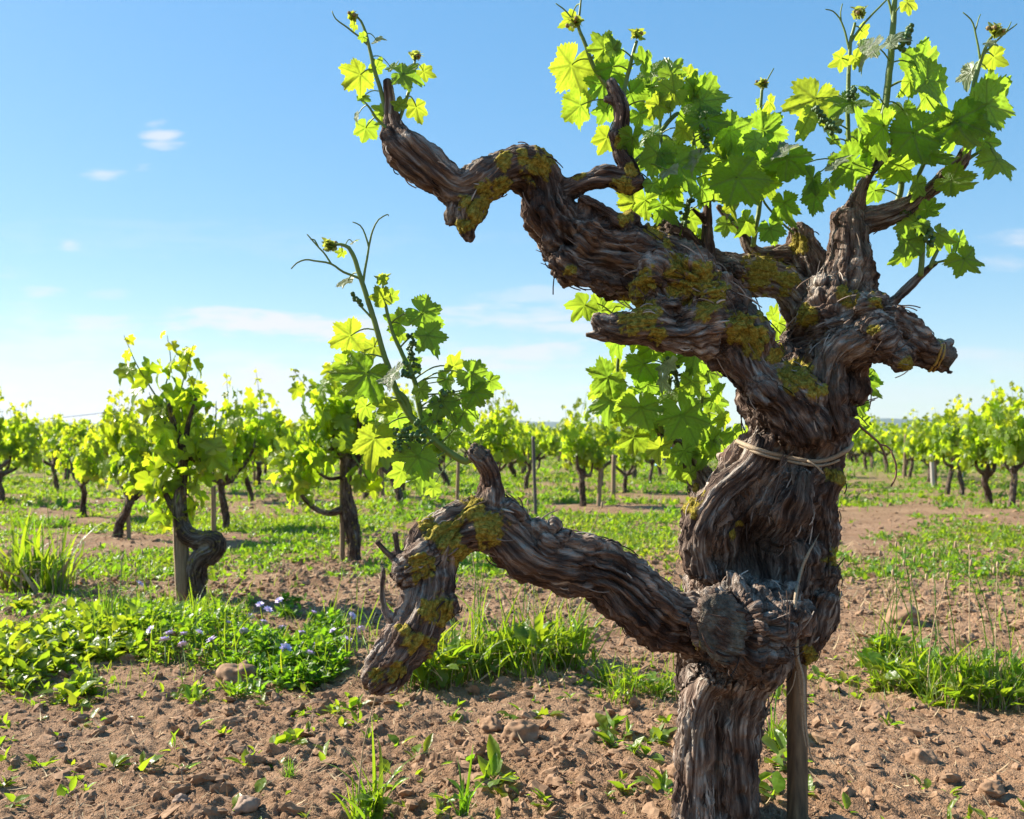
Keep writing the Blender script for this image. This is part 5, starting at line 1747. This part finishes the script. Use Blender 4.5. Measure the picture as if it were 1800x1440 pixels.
def tuft(name, label, spots, hgt, n, seed, dead=.2, young=.2, stalks=0, leafy=0, lean=.35, wide=1.0):
    """one clump of grass; spots: px, py, radius px"""
    r_ = np.random.default_rng(seed)
    mb = MB()
    for (px, py, rp, f) in spots:
        q = GP(px, py)
        R = rp / F * q[1]
        k = int(n * f)
        cl_ = r_.uniform(0, 2 * PI, 14), R * np.sqrt(r_.uniform(0, 1.15, 14))
        ci = r_.integers(0, 14, k)
        cx_, cy_ = cl_[1][ci] * np.cos(cl_[0][ci]) + r_.normal(0, .16 * R, k), cl_[1][ci] * np.sin(cl_[0][ci]) + r_.normal(0, .16 * R, k)
        a, r = np.arctan2(cy_, cx_), np.hypot(cx_, cy_)
        p = on_ground(q[0] + r * np.cos(a), q[1] + r * np.sin(a) * .8)
        kd = int(k * dead)
        grass(mb, p[kd:], hgt * np.clip(1.1 - .4 * (r[kd:] / R) ** 2, .35, 1.1), r_, lean, young, 0, wide)
        grass(mb, p[:kd], hgt * .55, r_, .9, .5, 1, wide)
        if leafy:
            m_ = r_.integers(0, k, leafy)
            pp = p[m_].copy()
            pp[:, 2] += hgt * .3 * r_.random(len(pp))
            rosettes(mb, pp, hgt * .2, 3, 6, r_, young)
    for s in range(stalks):
        px, py, rp, f = spots[s % len(spots)]
        q = GP(px + r_.uniform(-.8, .8) * rp, py)
        hh = hgt * r_.uniform(1.2, 1.75)
        l = r_.normal(0, .16, 2)
        pl = catmull(np.array([q - (0, 0, .01), q + (l[0] * hh * .3, l[1] * hh * .3, hh * .55), q + (l[0] * hh, l[1] * hh, hh)]), .01)
        tube(mb, pl, np.linspace(.0016, .0009, len(pl)), 5, mi=int(r_.random() < .3))
        ball(mb, pl[-1], .004, 7, 6, (.8, .8, 2.2), mi=1)
    tag(mb.build(name, [M_WEED, M_STRAW]), label, "grass tuft")


tuft("grass_tuft", "lush bright grass tuft under the arch of the low arm", [(790, 1195, 85, .32), (870, 1190, 90, .36), (960, 1180, 70, .22), (740, 1215, 50, .12)], .25, 620, 1, .28, .40, 10, 26, .62, .62)
tuft("grass_tuft", "low spreading grass tuft against the left flank of the old trunk".replace("left flank", "shaded flank"), [(1115, 1235, 60, .6), (1075, 1215, 40, .25), (1160, 1225, 40, .2)], .13, 190, 2, .25, .36, 0, 12, .8, .7)
tuft("grass_tuft", "big grass tuft with tall seed stalks on the reddish soil beyond the dark stake", [(1600, 1205, 60, .3), (1680, 1225, 80, .4), (1750, 1230, 70, .3), (1560, 1170, 30, .1)], .20, 640, 3, .34, .38, 18, 30, .62, .62)
tuft("coarse_grass_clump", "coarse broad-bladed grass clump with brown dead skirt beside the photo's edge", [(55, 1035, 55, .6), (20, 1040, 50, .25), (95, 1045, 35, .15)], .36, 300, 4, .45, .32, 3, 0, .34, 1.3)
tuft("grass_tuft", "upright pair of bright blades at the bottom edge below the low arm's end", [(645, 1438, 26, 1)], .15, 46, 5, .1, .25, 1, 5, .35, 1.3)
tuft("grass_tuft", "thin dark green tuft at the bottom edge, second from the old trunk", [(812, 1440, 10, 1)], .13, 22, 6, .15, .05, 0, 2, .25, 1.0)
tuft("grass_tuft", "small spiky bluish tuft on the bare soil near a bright seedling", [(508, 1365, 12, 1)], .045, 60, 7, .1, .0, 0, 0, .6)
tuft("grass_tuft", "fresh grass tuft with pale stems between the old trunk and the dark stake", [(1362, 1330, 12, 1)], .10, 60, 8, .3, .35, 1, 8, .3)
tuft("grass_tuft", "dark green grass tuft growing behind the coarse grass clump", [(70, 925, 45, 1)], .12, 300, 9, .1, .0, 0, 60, .5, 1.6)
tuft("grass_tuft", "wispy tall-stemmed grass rising out of the yellow-green weeds", [(190, 1115, 26, 1), (255, 1120, 26, .5)], .16, 60, 10, .1, .25, 5, 0, .3)
for px, py, h in ((1510, 1020, .10), (1570, 960, .09), (1730, 1050, .10)):
    pass

# lilac flowers in the weed bed
fl = None
FLW = [(245, 1027), (265, 1108), (298, 1115), (290, 1126), (350, 1112), (323, 1116), (457, 1063), (471, 1072), (428, 1112), (496, 1105), (529, 1116), (551, 1078), (502, 1141), (552, 1137), (491, 1056), (462, 1096), (619, 1083), (635, 1108), (321, 1134), (372, 1126), (401, 1096), (545, 1150), (440, 1085), (585, 1110), (610, 1125)]
for n_, (px, py) in enumerate(FLW):
    if fl is None:
        mb = MB()
        tube(mb, [(0, 0, -.10), (.004, 0, -.05), (0, 0, 0)], .0011, 5)
        for k in range(7):
            a = k * 2 * PI / 7
            for L_, up_, da in ((.0105, .15, 0), (.009, .6, .4), (.006, 1.1, .2)):
                dr = np.array((math.cos(a + da) * math.cos(up_), math.sin(a + da) * math.cos(up_), math.sin(up_)))
                X, Y, Z = axes(np.array([(-math.cos(a + da) * math.sin(up_), -math.sin(a + da) * math.sin(up_), math.cos(up_))]), dr[None])
                scatter(mb, (np.array([(-.12, 0, 0), (.12, 0, 0), (-.30, .55, .06), (.30, .55, .06), (-.16, 1, .0), (.16, 1, 0), (0, .55, -.04)]), np.array([(0, 1, 6, 2), (1, 3, 6, 0), (2, 6, 5, 4), (6, 3, 5, 4)]), None), np.zeros((1, 3)), X, Y, Z, L_, mi=1)
        o = fl = mb.build("wildflower", [M_STEM, M_PETAL])
    else:
        o = fl.copy()
        C.objects.link(o)
    dd = GD(py + 42)
    o.location = tuple(P(px, py, dd))
    o.rotation_euler = (random.uniform(.3, .9), random.uniform(-.4, .4), random.uniform(0, 6))
    s = random.uniform(1.2, 1.8)
    o.scale = (s, s, s)
    tag(o, "little lilac flower head on a thin stalk in the weed bed", "flower", "lilac flowers in the weed bed")

# ------------------------------------------------------------------ air
hz = MB()
x0, x1, y0, y1, z0, z1 = -3800, 3800, -3800, 3800, -8, 110
hz.add([(x0, y0, z0), (x1, y0, z0), (x1, y1, z0), (x0, y1, z0), (x0, y0, z1), (x1, y0, z1), (x1, y1, z1), (x0, y1, z1)],
       [(3, 2, 1, 0), (4, 5, 6, 7), (0, 1, 5, 4), (1, 2, 6, 5), (2, 3, 7, 6), (3, 0, 4, 7)])
hm = bpy.data.materials.new("haze")
hm.use_nodes = True
hm.node_tree.nodes.clear()
hv = hm.node_tree.nodes.new("ShaderNodeVolumePrincipled")
hv.inputs["Color"].default_value = (.80, .90, 1.0, 1)
hv.inputs["Density"].default_value = .00015
hv.inputs["Anisotropy"].default_value = .2
ho = hm.node_tree.nodes.new("ShaderNodeOutputMaterial")
hm.node_tree.links.new(hv.outputs[0], ho.inputs["Volume"])
tag(hz.build("haze", hm, smooth=False), kind="stuff")
